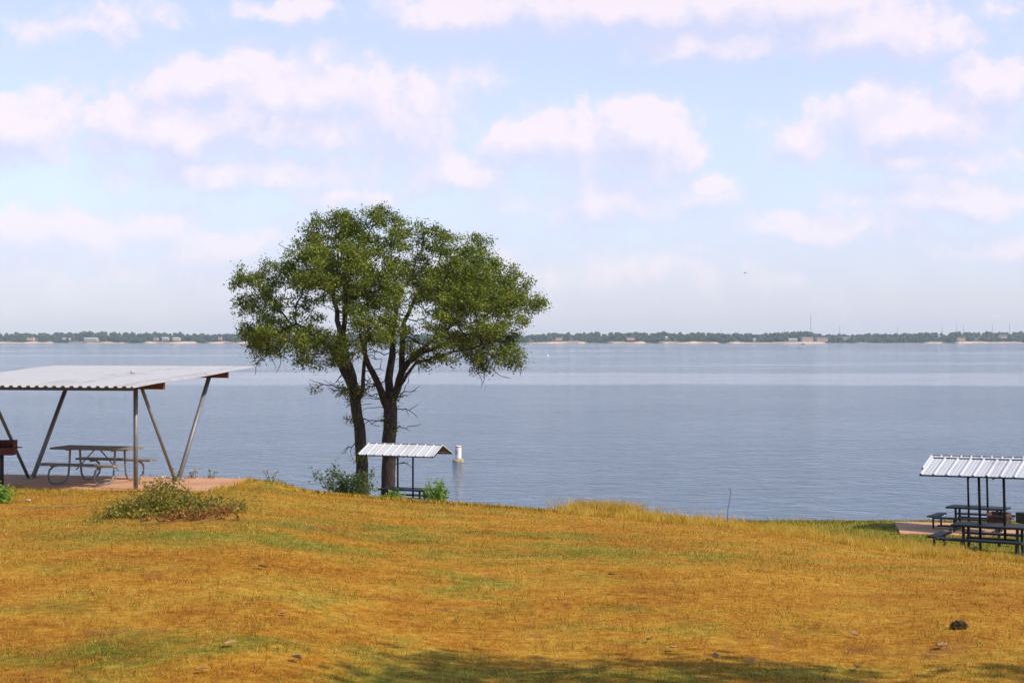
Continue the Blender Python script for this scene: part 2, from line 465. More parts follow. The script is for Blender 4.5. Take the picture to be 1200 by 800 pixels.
def lush_at(x, y):
    u = np.clip(x/np.maximum(y, 6.0), -.44, .44); px = u*F+CX
    yc = np.interp(px, _yc[:,0], _yc[:,1])
    v = sstep(y, yc+2.0, yc+7.5)*.62*sstep(px, 640, 860)
    v = v+sstep(y, 17, 27)*.16*(px < 640)
    v = v - .05*np.exp(-((y-13)/4.0)**2)
    for (cx, cy, rx, ry, s) in LUSH: v = v+s*np.exp(-((x-cx)/rx)**2-((y-cy)/ry)**2)
    return v
def bare_at(x, y):
    v = np.zeros_like(x)
    for (cx, cy, rx, ry, s) in BARE: v = v+s*np.exp(-((x-cx)/rx)**2-((y-cy)/ry)**2)
    return v

def build_ground():
    xs = np.concatenate([np.linspace(-260,-40,40), np.arange(-39.5,-18,.7), np.arange(-18,22,.22), np.arange(22,40,.7), np.linspace(41,260,40)])
    ys = np.concatenate([np.linspace(-200,-12,30), np.arange(-11,4,.5), np.arange(4,38,.2), np.arange(38,62,.4), np.linspace(63,100,20)])
    X, Y = np.meshgrid(xs, ys); Z = terrain(X.ravel(), Y.ravel())
    V = np.stack([X.ravel(), Y.ravel(), Z], 1)
    w, h = len(xs), len(ys)
    i = np.arange(h-1)[:,None]*w+np.arange(w-1)[None]
    Fc = np.stack([i, i+1, i+1+w, i+w], -1).ravel()
    o = mesh_np('ground', V, Fc, 4, M['soil'], attrs={'lush': lush_at(V[:,0], V[:,1]), 'bare': bare_at(V[:,0], V[:,1])}, smooth=True)
    tag(o, 'dry golden lakeside slope under the grass', kind='structure')
build_ground()

def blades(x, y, L, W, lean_lo, lean_hi, seg2=False, droop=.5):
    """triangular (or two-piece) blades rooted on the ground"""
    n = len(x); z = terrain(x, y)-.006
    az = RNG.random(n)*2*PI; ln = lean_lo+(lean_hi-lean_lo)*RNG.random(n)
    d = np.stack([np.cos(az)*np.sin(ln), np.sin(az)*np.sin(ln), np.cos(ln)], 1)
    s = az+PI/2+RNG.normal(0, .5, n); side = np.stack([np.cos(s), np.sin(s), np.zeros(n)], 1)
    base = np.stack([x, y, z], 1)
    hw = (W/2)[:,None]
    if not seg2:
        V = np.stack([base-side*hw, base+side*hw, base+d*L[:,None]], 1).reshape(-1, 3)
        return V, np.arange(3*n), 3
    mid = base+d*(L*.55)[:,None]
    d2 = d.copy(); d2[:,0] += np.cos(az)*droop; d2[:,1] += np.sin(az)*droop; d2[:,2] -= droop*.35*RNG.random(n)
    d2 /= np.linalg.norm(d2, axis=1)[:,None]
    tip = mid+d2*(L*.45)[:,None]
    V = np.stack([base-side*hw, base+side*hw, mid+side*hw*.75, mid-side*hw*.75, tip], 1).reshape(-1, 3)
    k = np.arange(n)[:,None]*5
    Fc = np.concatenate([k+np.array([[0,1,2]]), k+np.array([[0,2,3]]), k+np.array([[3,2,4]])], 1).ravel()
    return V, Fc, 3

def inside_slabs(x, y):
    m = rect_mask(x, y, SLAB_O, SLAB_A, *BIG_SLAB, .05) > .5
    m |= rect_mask(x, y, REAR_T, R(-12), *REAR_SLAB, .05) > .5
    return m
REAR_SLAB = (-2.5, 4.5, -1.25, 1.75)

def build_grass():
    N = 820000
    t = RNG.random(N); e = .35
    y = (4.6**e+t*(37**e-4.6**e))**(1/e)
    x = (RNG.random(N)*2-1)*(.40*y+1.2)
    clump = vnoise(x*5+3, y*5+9)*.6+vnoise(x*14, y*14)*.6
    keep = (RNG.random(N) < .25+.95*clump-1.3*bare_at(x, y)) & ~inside_slabs(x, y)
    x = x[keep]; y = y[keep]; clump = clump[keep]; n = len(x)
    lush = lush_at(x, y)
    L = (.013+.036*RNG.random(n)**2.0)*(.6+.8*clump)*(1+.5*np.clip(lush, 0, .5))*np.clip(1.25-y/60, .7, 1.2)
    W = np.maximum(.0030, y*.00038)*(.7+.6*RNG.random(n))
    V, Fc, k = blades(x, y, L, W, .35, 1.52)
    # sparser straws standing over the mown turf
    n2 = 9000; t = RNG.random(n2); y2 = (4.6**e+t*(33**e-4.6**e))**(1/e); x2 = (RNG.random(n2)*2-1)*(.40*y2+1.2)
    ok = ~inside_slabs(x2, y2); x2 = x2[ok]; y2 = y2[ok]; n2 = len(x2)
    V2, F2, _ = blades(x2, y2, .05+.09*RNG.random(n2)**2, np.maximum(.003, y2*.00035), .2, 1.2)
    # lawn down by the water
    n3 = 90000; y3 = 30+27*RNG.random(n3); x3 = -18+44*RNG.random(n3)
    ok = (terrain(x3, y3) > .1) & ~inside_slabs(x3, y3); x3 = x3[ok]; y3 = y3[ok]; n3 = len(x3)
    V3, F3, _ = blades(x3, y3, .06+.07*RNG.random(n3), .016+.012*RNG.random(n3), .1, 1.0)
    A = np.concatenate([np.repeat(lush, 3), np.repeat(lush_at(x2, y2)-.3, 3), np.repeat(lush_at(x3, y3), 3)])
    Vall = np.concatenate([V, V2, V3]); Fall = np.arange(len(Vall))
    o = mesh_np('grass', Vall, Fall, 3, M['grass'], attrs={'lush': A})
    tag(o, 'short dry golden and green grass over the slope', 'grass', kind='stuff')
    # tall grass along the brow of the slope
    def strip(n, px0, px1, off0, off1, h0, h1):
        px = px0+(px1-px0)*RNG.random(n); yc = np.interp(px, _yc[:,0], _yc[:,1])
        q = RNG.random(n); y = yc+off1+(off0-off1)*q**1.5; x = (px-CX)/F*y
        return x, y, h0+(h1-h0)*RNG.random(n)
    parts = [strip(24000, 655, 800, -5.0, 2.0, .08, .24), strip(7000, 668, 752, -1.5, 2.0, .20, .46), strip(24000, 780, 960, -5.0, 1.5, .08, .24),
             strip(26000, 930, 1130, -4.0, 1.5, .07, .20), strip(8000, 1080, 1210, .3, 4.0, .10, .22), strip(6000, 1040, 1135, 2.0, 6.5, .14, .34),
             strip(4000, 300, 655, -1.0, 2.0, .05, .12), strip(3000, -20, 130, -5.0, -3.0, .04, .12), strip(1800, 640, 1100, -3.5, 1.0, .25, .55)]
    x = np.concatenate([p[0] for p in parts]); y = np.concatenate([p[1] for p in parts]); L = np.concatenate([p[2] for p in parts])
    clump = vnoise(x*2.1+50, y*2.1)*.7+vnoise(x*6+5, y*6)*.5
    ok = (RNG.random(len(x)) < -.35+1.75*clump) & ~inside_slabs(x, y)
    x = x[ok]; y = y[ok]; L = L[ok]*(.25+.9*clump[ok])*(.55+.9*vnoise(x*.75+4, y*.75+8))
    V, Fc, _ = blades(x, y, L, np.maximum(.004, y*.00030)*(.7+.6*RNG.random(len(x))), .05, .6, True, .7)
    # blades leaning over the edges of the slabs
    def edge(n, o, ang, a, b):
        f = RNG.random(n); lx = a[0]+(b[0]-a[0])*f+RNG.normal(0, .05, n); ly = a[1]+(b[1]-a[1])*f-np.abs(RNG.normal(0, .09, n))+.02
        c, q = math.cos(ang), math.sin(ang); k = RNG.random(n) < -.3+1.7*vnoise(lx*2.3+7, ly*0+f*9)
        return (o[0]+lx*c-ly*q)[k], (o[1]+lx*q+ly*c)[k]
    E = [edge(2600, SLAB_O, SLAB_A, (-4.2, -2.05), (3.22, -2.05)), edge(900, SLAB_O, SLAB_A, (3.26, -2.05), (3.26, .72)), edge(1600, REAR_T, R(-12), (-2.5, -1.25), (4.5, -1.25))]
    ex = np.concatenate([p[0] for p in E]); ey = np.concatenate([p[1] for p in E])
    V2, F2, _ = blades(ex, ey, .07+.13*RNG.random(len(ex))**1.5, np.full(len(ex), .011), .05, .7, True, .6)
    Fc = np.concatenate([Fc, F2+len(V)]); V = np.concatenate([V, V2])
    o = mesh_np('tall_grass', V, Fc, 3, M['tall'])
    tag(o, 'uncut yellow grass with seed stalks along the brow of the slope', 'grass', kind='stuff')
build_grass()

# ------------------------------------------------------------------ water and far shore
def build_water():
    S = 6000
    mb = MB(); mb.sheet([[(-S, 20, 0), (S, 20, 0)], [(-S, 4600, 0), (S, 4600, 0)]])
    o = mb.build('water', M['water']); tag(o, 'wide blue lake with wind ripples', kind='structure')
build_water()

FD = 2880.0     # nominal distance of the far shore
SANDS = [(-40,62,.9),(80,146,.8),(168,230,1.0),(243,298,.9),(618,686,1.0),(711,756,1.0),(772,842,1.0),(850,968,.75),(1000,1016,.5),(1080,1106,.7),(1118,1200,.8)]
def sand_amount(px):
    v = np.zeros_like(px)
    for a, b, s in SANDS: v = np.maximum(v, s*sstep(px, a-6, a+6)*(1-sstep(px, b-6, b+6)))
    return v
def shore_y(px):
    return FD+120*(vnoise(px*.012+3, px*0+5)-.5)*2+60*(vnoise(px*.05+9, px*0+1)-.5)*2 - 120*sand_amount(px) + 120*sstep(px, 980, 1060)
def land_h(px, d):
    """height of the far land d metres behind its waterline"""
    s = sand_amount(px)
    bank = sstep(d, 0, 14)*(1.2+2.6*s*vnoise(px*.08+2, px*0+4))
    hill = 8+5*vnoise(px*.01+7, px*0+2)+3*vnoise(px*.03, px*0+8)+6*sstep(px, 1010, 1130)+2*sstep(px, 300, 100)
    return -1.0*(1-sstep(d, 0, 6))+bank+hill*sstep(d, 25, 620)
def build_far():
    px = np.arange(-260, 1461, 3.0); ds = np.array([-30, 0, 6, 14, 25, 60, 120, 220, 350, 500, 700, 1100, 1500.0])
    PX, D = np.meshgrid(px, ds); sy = shore_y(PX.ravel()); Y = sy+D.ravel(); X = (PX.ravel()-CX)/F*sy*(1+D.ravel()/sy)
    Z = land_h(PX.ravel(), D.ravel()); Z = np.where(D.ravel() < 0, -2, Z)
    w = len(px); i = np.arange(len(ds)-1)[:,None]*w+np.arange(w-1)[None]
    Fc = np.stack([i, i+1, i+1+w, i+w], -1).ravel()
    sa = sand_amount(PX.ravel())*(1-sstep(D.ravel(), 25, 130))
    # a little sand under every shore stretch
    sa = np.maximum(sa, .46*(D.ravel() <= 8))
    o = mesh_np('hills', np.stack([X, Y, Z], 1), Fc, 4, M['bank'], attrs={'sand': sa}, smooth=True)
    tag(o, 'low far shore with sandy banks', kind='structure')
    # forest: many irregular crowns as one distant mass
    import bmesh
    bm = bmesh.new(); bmesh.ops.create_icosphere(bm, subdivisions=2, radius=1)
    bv = np.array([v.co[:] for v in bm.verts]); bf = np.array([[v.index for v in f.verts] for f in bm.faces]); bm.free()
    n = 4200
    p = -255+1705*RNG.random(n); d = 18+620*RNG.random(n)**1.5
    s = sand_amount(p)
    keep = (d > 18+110*s*(.5+.8*vnoise(p*.15, p*0+3)))
    p = p[keep]; d = d[keep]; n = len(p)
    sy = shore_y(p); Y = sy+d; X = (p-CX)/F*Y; Z = land_h(p, d)
    h = (4.0+4.5*RNG.random(n))*(.75+.5*vnoise(p*.06, d*.01)); r = h*(.55+.35*RNG.random(n))
    V = bv[None]*np.stack([r, r, h*.62], 1)[:,None]
    ph = RNG.random((n,1,3))*6.3
    disp = 1+.22*np.sin(bv[None]*4.3+ph).sum(2, keepdims=True)/1.6+RNG.normal(0, .13, (n, len(bv), 1))
    V = V*disp + np.stack([X, Y, Z+h*.55], 1)[:,None]
    Fc = (bf[None]+np.arange(n)[:,None,None]*len(bv)).ravel()
    o = mesh_np('forest', V.reshape(-1, 3), Fc, 3, M['forest'])
    tag(o, 'dark wood along the whole far shore', 'forest', kind='stuff')
build_far()

def far_point(px, row, back=0.0):
    y = float(shore_y(np.array([float(px)]))[0])+back
    return Vector(((px-CX)/F*y, y, CAMZ-(row-HOR)/F*y)), y/F     # point, metres per photo pixel

def far_house(px, row, w_px, h_px, label, wall, roof, kind='house', dep=9, back=60, gable=True):
    p, s = far_point(px, row, back); w = w_px*s; h = h_px*s
    gz = p.z
    t = empty('lake_house' if kind == 'house' else 'waterside_building', (p.x, p.y, gz), label=label, cat=kind)
    wh = h*.6
    wl = MB().box((0, 0, wh/2-1.0), (w, dep, wh+2.0)).build('wall', wall, t)
    o = .4
    m = MB()
    if gable:
        a = [(-w/2-o, -dep/2-o, wh-.1), (w/2+o, -dep/2-o, wh-.1)]; b = [(-w/2-o, 0, h), (w/2+o, 0, h)]; c = [(-w/2-o, dep/2+o, wh-.1), (w/2+o, dep/2+o, wh-.1)]
        m.sheet([a, b, c]); m.build('roof', roof, t, solid=.25)
        for sx in (-1, 1):
            g = MB(); g.v = [(sx*(w/2-.02), -dep/2, wh), (sx*(w/2-.02), dep/2, wh), (sx*(w/2-.02), 0, h-.2)]
            g.f = [(0, 2, 1)]; g.build('gable', wall, t)
    else:
        m.box((0, 0, wh+.3), (w+.8, dep+.8, .6)); m.build('roof', roof, t)
    nw = max(2, int(w/4.5))
    for i in range(min(nw, 9)):
        x = -w/2+(i+.5)*w/min(nw, 9)
        MB().box((x, -dep/2-.03, wh*.55), (1.3, .1, min(1.5, wh*.5))).build('window', M['dark'], t)
    return t

far_house(107, 398.6, 15, 3.0, 'long white roofed pavilion on the far shore', M['wallpale'], M['roofpale'], 'building', 14, 25)
far_house(36, 397.4, 8, 2.4, 'small brown roofed house above the wide sand strip on the far shore', M['walltan'], M['roofbrown'], back=70)
far_house(78, 398.0, 9, 2.2, 'low pale house just beside the long white pavilion', M['wallpale'], M['roofpale'], back=45)
far_house(183, 397.6, 5, 2.4, 'small pale house, first of three above the bright sandbank', M['wallpale'], M['roofbrown'], back=60)
far_house(194, 397.8, 7, 2.8, 'middle one of three pale houses above the bright sandbank', M['wallpale'], M['roofpale'], back=64)
far_house(207, 397.9, 8, 2.6, 'wide pale house, last of three above the bright sandbank', M['walltan'], M['roofpale'], back=56)
far_house(258, 396.9, 4, 2.4, 'tiny house among the trees just beside the oak crown', M['walltan'], M['roofbrown'], back=80)
far_house(655, 397.5, 8, 2.2, 'low tan house behind the sandbank beside the oak crown', M['walltan'], M['roofbrown'], back=70)
far_house(739, 397.2, 9, 2.2, 'tan shed behind the second sandbank of the far shore', M['walltan'], M['roofbrown'], back=70)
far_house(781, 396.6, 3, 2.6, 'tiny white house alone in the dark wood', M['wallpale'], M['roofpale'], back=75)
far_house(884, 398.4, 3, 2.0, 'tiny white hut on the green strip of the far shore', M['wallpale'], M['roofpale'], back=50)
far_house(929, 398.6, 10, 2.2, 'pale low sheds beside the big tan block on the far shore', M['wallpale'], M['roofpale'], back=50)
far_house(945, 399.0, 13, 6.2, 'big tan building block at the foot of the tallest mast', M['walltan'], M['roofpale'], 'building', 25, 70, False)
far_house(962, 399.0, 13, 6.0, 'tan flat topped hall beside the big tan block', M['walltan'], M['walltan'], 'building', 25, 95, False)
far_house(990, 398.0, 14, 5.0, 'pale long building half hidden by the wood', M['wallpale'], M['roofpale'], 'building', 20, 130, False)
far_house(1175, 395.5, 9, 3.2, 'pale house high in the wood on the far hill', M['walltan'], M['roofbrown'], back=160)
far_house(1126, 398.0, 9, 2.6, 'tan house low above the shore below the row of masts', M['walltan'], M['roofbrown'], back=60)

def mast(px, top, w, label, back=500, stay=False):
    y = FD+back; x = (px-CX)/F*y; zt = CAMZ-(top-HOR)/F*y
    z0 = float(land_h(np.array([float(px)]), np.array([float(back)]))[0])-1
    t = empty('radio_mast', (x, y, z0), label=label, cat='mast', group='radio masts on the far ridge')
    H = zt-z0
    m = MB()
    for a in (0, 2.1, 4.2): m.beam((w*math.cos(a), w*math.sin(a), 0), (w*.4*math.cos(a), w*.4*math.sin(a), H), .2, .2)
    k = int(H/4)
    for i in range(k):
        z = i*H/k; f = 1-.6*i/k; f2 = 1-.6*(i+1)/k
        for j, a in enumerate((0, 2.1, 4.2)):
            b = (2.1, 4.2, 0)[j]
            m.beam((w*f*math.cos(a), w*f*math.sin(a), z), (w*f2*math.cos(b), w*f2*math.sin(b), z+H/k), .14, .14)
    m.build('tower', M['mast'], t)
    MB().tube([(0, 0, H-.3), (0, 0, H+3)], .12, 6).build('antenna', M['mast'], t)
    return t
mast(950, 367, 1.3, 'tallest thin radio mast, rising over the big tan block', 300)
for px, top, lab in ((791, 385.5, 'short mast over the wood beyond the third sandbank'), (845, 385, 'short mast over the wood near the green strip'),
                     (919, 384.5, 'short mast just before the tall mast'), (984, 382, 'thin mast just past the tall mast'),
                     (1052, 382.5, 'mast where the far hill begins to rise'), (1104, 381.5, 'first mast of the row on the far hill'),
                     (1121, 380, 'second mast of the row on the far hill'), (1129, 381, 'close companion of the second mast on the far hill'),
                     (1163, 380, 'mast before the last one on the far hill'), (1183, 379, 'last and tallest mast on the far hill')):
    mast(px, top, .7, lab)

def build_boat():
    y = 2150.0; x = (941-CX)/F*y
    t = empty('motor_boat', (x, y, 0), R(15), label='tiny dark motor boat out on the lake before the tan block', cat='boat')
    rows = []
    for i in range(9):
        s = i/8; w = 1.1*(1-max(0, s-.45)**2*3.0); xx = -2.8+5.8*s; k = .9+.35*s*s
        rows.append([(xx, -w, k), (xx, -w*.75, .1), (xx, 0, -.25), (xx, w*.75, .1), (xx, w, k)])
    MB().sheet(rows).build('hull', M['boathull'], t, solid=.06)
    MB().box((-.3, 0, 1.25), (1.8, 1.5, 1.1)).build('cabin', M['boathull'], t, bevel=.1)
    MB().box((-2.95, 0, .6), (.4, .5, 1.0)).build('outboard_motor', M['dark'], t, bevel=.05)
build_boat()

def build_bird():
    y = 260.0; p = Vector(((873-CX)/F*y, y, CAMZ+(HOR-320)/F*y))
    m = MB()
    m.tube([(-.28, 0, -.01), (-.15, 0, .01), (0, 0, .03), (.16, 0, .02), (.26, 0, .03), (.31, 0, .02)], [.012, .05, .07, .05, .035, .008], 8)
    for s in (-1, 1):
        m.sheet([[(.10, s*.03, .04), (-.06, s*.03, .04)], [(.13, s*.25, .13), (-.03, s*.25, .12)], [(.04, s*.55, .08), (-.04, s*.55, .07)]])
    o = m.build('bird', M['bird'], smooth=True); o.location = p; o.rotation_euler = (0, 0, R(20))
    tag(o, 'lone dark bird flying over the lake', 'bird')
build_bird()

def build_buoys():
    y = CAMZ*F/(540.5-HOR); x = (537-CX)/F*y
    t = empty('marker_buoy', (x, y, 0), R(-25), label='white and orange marker buoy floating near the shore', cat='buoy')
    MB().lathe([(.10, .93), (.175, .93), (.185, .90), (.185, .14), (.185, -.3)][::-1], 28).build('body', M['buoywhite'], t, smooth=False)
    MB().lathe([(.19, -.18), (.33, -.12), (.35, .02), (.33, .12), (.19, .15)], 28).build('float_collar', M['buoycollar'], t, smooth=True)
    for (z0, z1) in ((.83, .90), (.16, .20)): MB().lathe([(.188, z0), (.188, z1)], 28).build('band', M['buoyorange'], t)
    # orange diamond wrapped on the side towards the beach
    def on(a, z): return (.189*math.cos(a), .189*math.sin(a), z)
    d = MB(); a0 = R(-112)
    o = [(0, .19), (.85, 0), (0, -.19), (-.85, 0)]
    outer = []; inner = []
    for i in range(4):
        for k in range(6):
            f = k/6; A = o[i]; B = o[(i+1) % 4]
            q = (A[0]*(1-f)+B[0]*f, A[1]*(1-f)+B[1]*f)
            outer.append(on(a0+q[0], .55+q[1])); inner.append(on(a0+q[0]*.55, .55+q[1]*.55))
    n = len(outer); d.v = outer+inner; d.f = [(i, (i+1) % n, n+(i+1) % n, n+i) for i in range(n)]
    d.build('diamond_mark', M['buoyorange'], t)
    y = CAMZ*F/(417.3-HOR); x = (642-CX)/F*y
    w = MB().lathe([(.05, -.3), (.35, -.15), (.45, .1), (.36, .4), (.12, .55), (.05, .7)], 16).build('mooring_float', M['buoywhite'], smooth=True)
    w.location = (x, y, 0); tag(w, 'tiny white float far out beside the oak crown', 'float')
build_buoys()

# ------------------------------------------------------------------ slabs
def slab(name, o, ang, rect, ztop, label, th=.14):
    x0, x1, y0, y1 = rect
    m = MB()
    # ragged outline of a worn slab
    pts = []
    n = 14
    rr = random.Random(5)
    for (ax, ay, bx, by) in ((x0, y0, x1, y0), (x1, y0, x1, y1), (x1, y1, x0, y1), (x0, y1, x0, y0)):
        for i in range(n):
            f = i/n; pts.append((ax+(bx-ax)*f+rr.uniform(-.02, .02), ay+(by-ay)*f+rr.uniform(-.02, .02)))
    k = len(pts)
    m.v = [(p[0], p[1], 0) for p in pts]+[(p[0], p[1], -th) for p in pts]
    m.f = [tuple(range(k))]+[(i, k+i, k+(i+1) % k, (i+1) % k) for i in range(k)]
    ob = m.build(name, M['concrete']); ob.location = (o[0], o[1], ztop); ob.rotation_euler = (0, 0, ang)
    tag(ob, label, kind='structure'); return ob
slab('pavement', SLAB_O, SLAB_A, BIG_SLAB, SLAB_Z, 'tan concrete slab under the large shelter')
slab('pavement', REAR_T, R(-12), REAR_SLAB, REAR_Z, 'pinkish concrete slab under the farther black table')

# ------------------------------------------------------------------ large shelter
def corr(x0, x1, pitch, h, base_w=.42):
    """x, dz samples of a trapezoid corrugation"""
    out = []; x = x0
    while x < x1-1e-6:
        for f, z in ((0, 0), (base_w, 0), (base_w+.12, h), (.88, h)):
            xx = x+f*pitch
            if xx <= x1: out.append((xx, z))
        x += pitch
    out.append((x1, 0)); return out

def big_shelter():
    t = empty('picnic_shelter', (SLAB_O[0], SLAB_O[1], SLAB_Z), SLAB_A, label='large flat roofed steel shelter with slanted pipe posts on the tan slab', cat='shelter')
    X0, X1, Y0, Y1, Z0, Z1 = -2.95, 2.32, -3.45, 3.3, 2.20, 2.46
    prof = corr(X0, X1, .183, .035)
    rows = []
    for i in range(7):
        f = i/6; y = Y0+(Y1-Y0)*f; z = Z0+(Z1-Z0)*f+.012*math.sin(f*9)
        rows.append([(x, y, z+dz-.035) for x, dz in prof])
    MB().sheet(rows).build('roof', M['roofgrey'], t, solid=.004)
    zu = lambda y: Z0+(Z1-Z0)*(y-Y0)/(Y1-Y0)-.045
    for y in (-1.8, 1.8):
        # C channel: web and two flanges
        m = MB(); L0, L1 = -2.7, 2.20; zt = zu(y)-.004
        m.box(((L0+L1)/2, y, zt-.070), (L1-L0, .012, .14))
        m.box(((L0+L1)/2, y+.035, zt-.006), (L1-L0, .06, .012)); m.box(((L0+L1)/2, y+.035, zt-.134), (L1-L0, .06, .012))
        m.box((L1+.006, y+.03, zt-.070), (.012, .09, .148))
        m.build('purlin', M['redoxide'], t)
    e = MB(); e.box(((X0+X1)/2, Y0+.012, Z0-.039-.030), (X1-X0-.02, .02, .052)); e.build('eave_angle', M['soot_and_shade'], t)  # eave angle, coloured dark to carry the shade under the open rib ends
    for x in (-1.73, 1.60):
        MB().tube([(x, -1.80, -.02), (x, -1.80, zu(-1.8)-.14)], .047, 12).build('post', M['galv'], t, smooth=True)
    for x in (-1.73, 1.73):
        MB().tube([(x, -.06, -.02), (x-.03, -1.72, zu(-1.8)-.13)], .036, 12).build('brace_post', M['galv'], t, smooth=True)
        MB().tube([(x, .08, -.02), (x+.03, 1.80, zu(1.8)-.13)], .050, 12).build('brace_post', M['galv'], t, smooth=True)
        MB().box((x, .01, .008), (.22, .4, .014)).build('base_plate', M['galv'], t)
    return t
big_shelter()

def slab_local(lx, ly, z=0):
    return (SLAB_O[0]+E1[0]*lx+E2[0]*ly, SLAB_O[1]+E1[1]*lx+E2[1]*ly, SLAB_Z+z)

def wooden_table():
    y = 29.75; x = (114-CX)/F*y
    t = empty('picnic_table', (x, y, SLAB_Z), R(-15), label='weathered wooden picnic table on curved pipe legs under the large shelter', cat='picnic table')
    m = MB(); L = 1.86
    for i in range(5): m.box((random.uniform(-.008, .008), -.30+i*.15, .745+random.uniform(-.002, .002)), (L, .140, .042))
    m.build('tabletop', M['planks'], t, bevel=.006)
    for s in (-1, 1):
        m = MB()
        for k in (-.07, .075): m.box((random.uniform(-.01, .01), s*.74+k, .435), (L, .138, .042))
        m.build('bench', M['planks'], t, bevel=.006)
    for x in (-.55, .55):
        m = MB()
        for s in (-1, 1):
            ctl = [(.55, .405), (.76, .40), (.90, .33), (.95, .22), (.90, .10), (.78, .035), (.60, .022), (.42, .022), (.28, .06), (.20, .16), (.17, .32), (.15, .52), (.135, .70)]
            m.tube([(x+.035*s, s*a, b) for a, b in ctl], .024, 8)
            m.box((x+.035*s, s*.71, .409), (.05, .30, .012))
        m.box((x, 0, .712), (.06, .62, .022))
        m.build('leg_frame', M['galv'], t, smooth=False)
    for s in (-1, 1):
        MB().tube([(s*.06, 0, .715), (s*.52, .0, .26)], .014, 8).build('brace', M['galv'], t, smooth=True)
    return t
wooden_table()

# ------------------------------------------------------------------ black roofed tables
def roofed_table(end=-1):
    t = empty('roofed_picnic_table')
    bs = M['blacksteel']
    m = MB(); m.box((0, 0, .745), (1.83, .74, .028))
    for s in (-1, 1):
        m.box((0, s*.372, .733), (1.85, .02, .055)); m.box((s*.917, 0, .733), (.02, .76, .056))
    m.build('tabletop', bs, t, bevel=.004)
    def seat(c, sx, sy):
        q = MB(); q.box((c[0], c[1], .445), (sx, sy, .03))
        q.box((c[0], c[1]-sy/2, .434), (sx, .018, .045)); q.box((c[0], c[1]+sy/2, .434), (sx, .018, .046))
        q.box((c[0]-sx/2, c[1], .434), (.018, sy, .047)); q.box((c[0]+sx/2, c[1], .434), (.018, sy, .048))
        q.build('bench', bs, t, bevel=.003)
    seat((end*.13, -.74, 0), 2.10, .25); seat((end*-.02, .74, 0), 1.86, .25)
    seat((end*1.34, 0, 0), .27, 1.15)
    for x in (-.66, .66):
        for y in (-.2, .2): MB().box((x, y, .36), (.06, .06, .74)).build('leg', bs, t)
        for y in (-.74, .74): MB().box((x+.12, y, .21), (.05, .05, .44)).build('bench_leg', bs, t)
        MB().box((x, 0, .07), (.05, 1.5, .05)).build('foot_rail', bs, t)
    for y in (-.38, .38): MB().box((end*1.34, y, .21), (.05, .05, .44)).build('bench_leg', bs, t)
    MB().box((end*1.0, 0, .09), (.66, .05, .05)).build('foot_rail', bs, t)
    MB().box((0, 0, .40), (1.30, .06, .06)).build('stretcher', bs, t)
    # roof
    EH, RH, HD, LX = 2.03, 2.37, .90, 1.495
    for x in (-.305, .305): MB().tube([(x, 0, .38), (x, 0, RH-.05)], .034, 12).build('post', bs, t, smooth=True)
    def prof(x0, x1):
        out = []; n = 9; p = (x1-x0-.06)/n
        for i in range(n+1):
            c = x0+.03+i*p
            out += [(c-.034, 0), (c-.018, .032), (c+.018, .032), (c+.034, 0)]
            if i < n: out += [(c+p*.36, 0), (c+p*.38, .008), (c+p*.42, .008), (c+p*.44, 0), (c+p*.60, 0), (c+p*.62, .008), (c+p*.66, .008), (c+p*.68, 0)]
        return [(min(max(x, x0), x1), z) for x, z in out]
    P = prof(-LX, LX)
    for s in (-1, 1):
        rows = []
        for f in (0, .5, 1):
            y = s*HD*(1-f)+s*.012*f; z = EH+(RH-EH)*f
            rows.append([(x, y, z+dz) for x, dz in P])
        if s > 0: rows = rows[::-1]
        MB().sheet(rows).build('roof_sheet', M['roofwhite'], t, solid=.004)
        MB().box((0, s*(HD-.06), EH-.02), (LX*2-.04, .03, .045)).build('eave_angle', bs, t)
        for q in (.40, .72):
            MB().box((0, s*HD*(1-q), EH+(RH-EH)*q-.035), (LX*2-.08, .05, .05)).build('purlin', M['brownpurlin'], t)
        for x in (-.305, .305):
            MB().beam((x, s*.03, RH-.10), (x, s*(HD-.04), EH-.045), .05, .05).build('rafter', bs, t)
        # closing trim on the gable edge
        for x in (-LX+.012, LX-.012):
            MB().beam((x, s*.01, RH-.03), (x, s*(HD-.02), EH-.03), .02, .05, up=(1, 0, 0)).build('gable_trim', bs, t)
    MB().box((0, 0.0, RH+.004), (LX*2-.03, .03, .036)).build('ridge_gap_shade', M['soot_and_shade'], t)  # dark strip standing in for the shaded gap between ribs at the ridge
    MB().box((0, .03, RH+.027), (LX*2, .05, .012)).build('ridge_cap', M['roofwhite'], t)
    return t
GRP = 'black picnic tables with white gable roofs'
a = roofed_table(-1); a.location = (FRONT_T[0], FRONT_T[1], FRONT_Z); a.rotation_euler = (0, R(-1.5), SHA)
tag(a, 'black steel picnic table under white gable roof standing in the long yellow grass', 'picnic table', GRP)
b = copy_tree(a); b.location = (REAR_T[0], REAR_T[1], REAR_Z); b.rotation_euler = (0, R(-1.5), SHA)
b['label'] = 'black steel picnic table under white gable roof standing on the pinkish slab'
c = roofed_table(1); c.location = (TREE_T[0], TREE_T[1], TREE_Z); c.rotation_euler = (0, 0, R(-20))
tag(c, 'black steel picnic table under white gable roof in front of the oak trunks', 'picnic table', GRP)

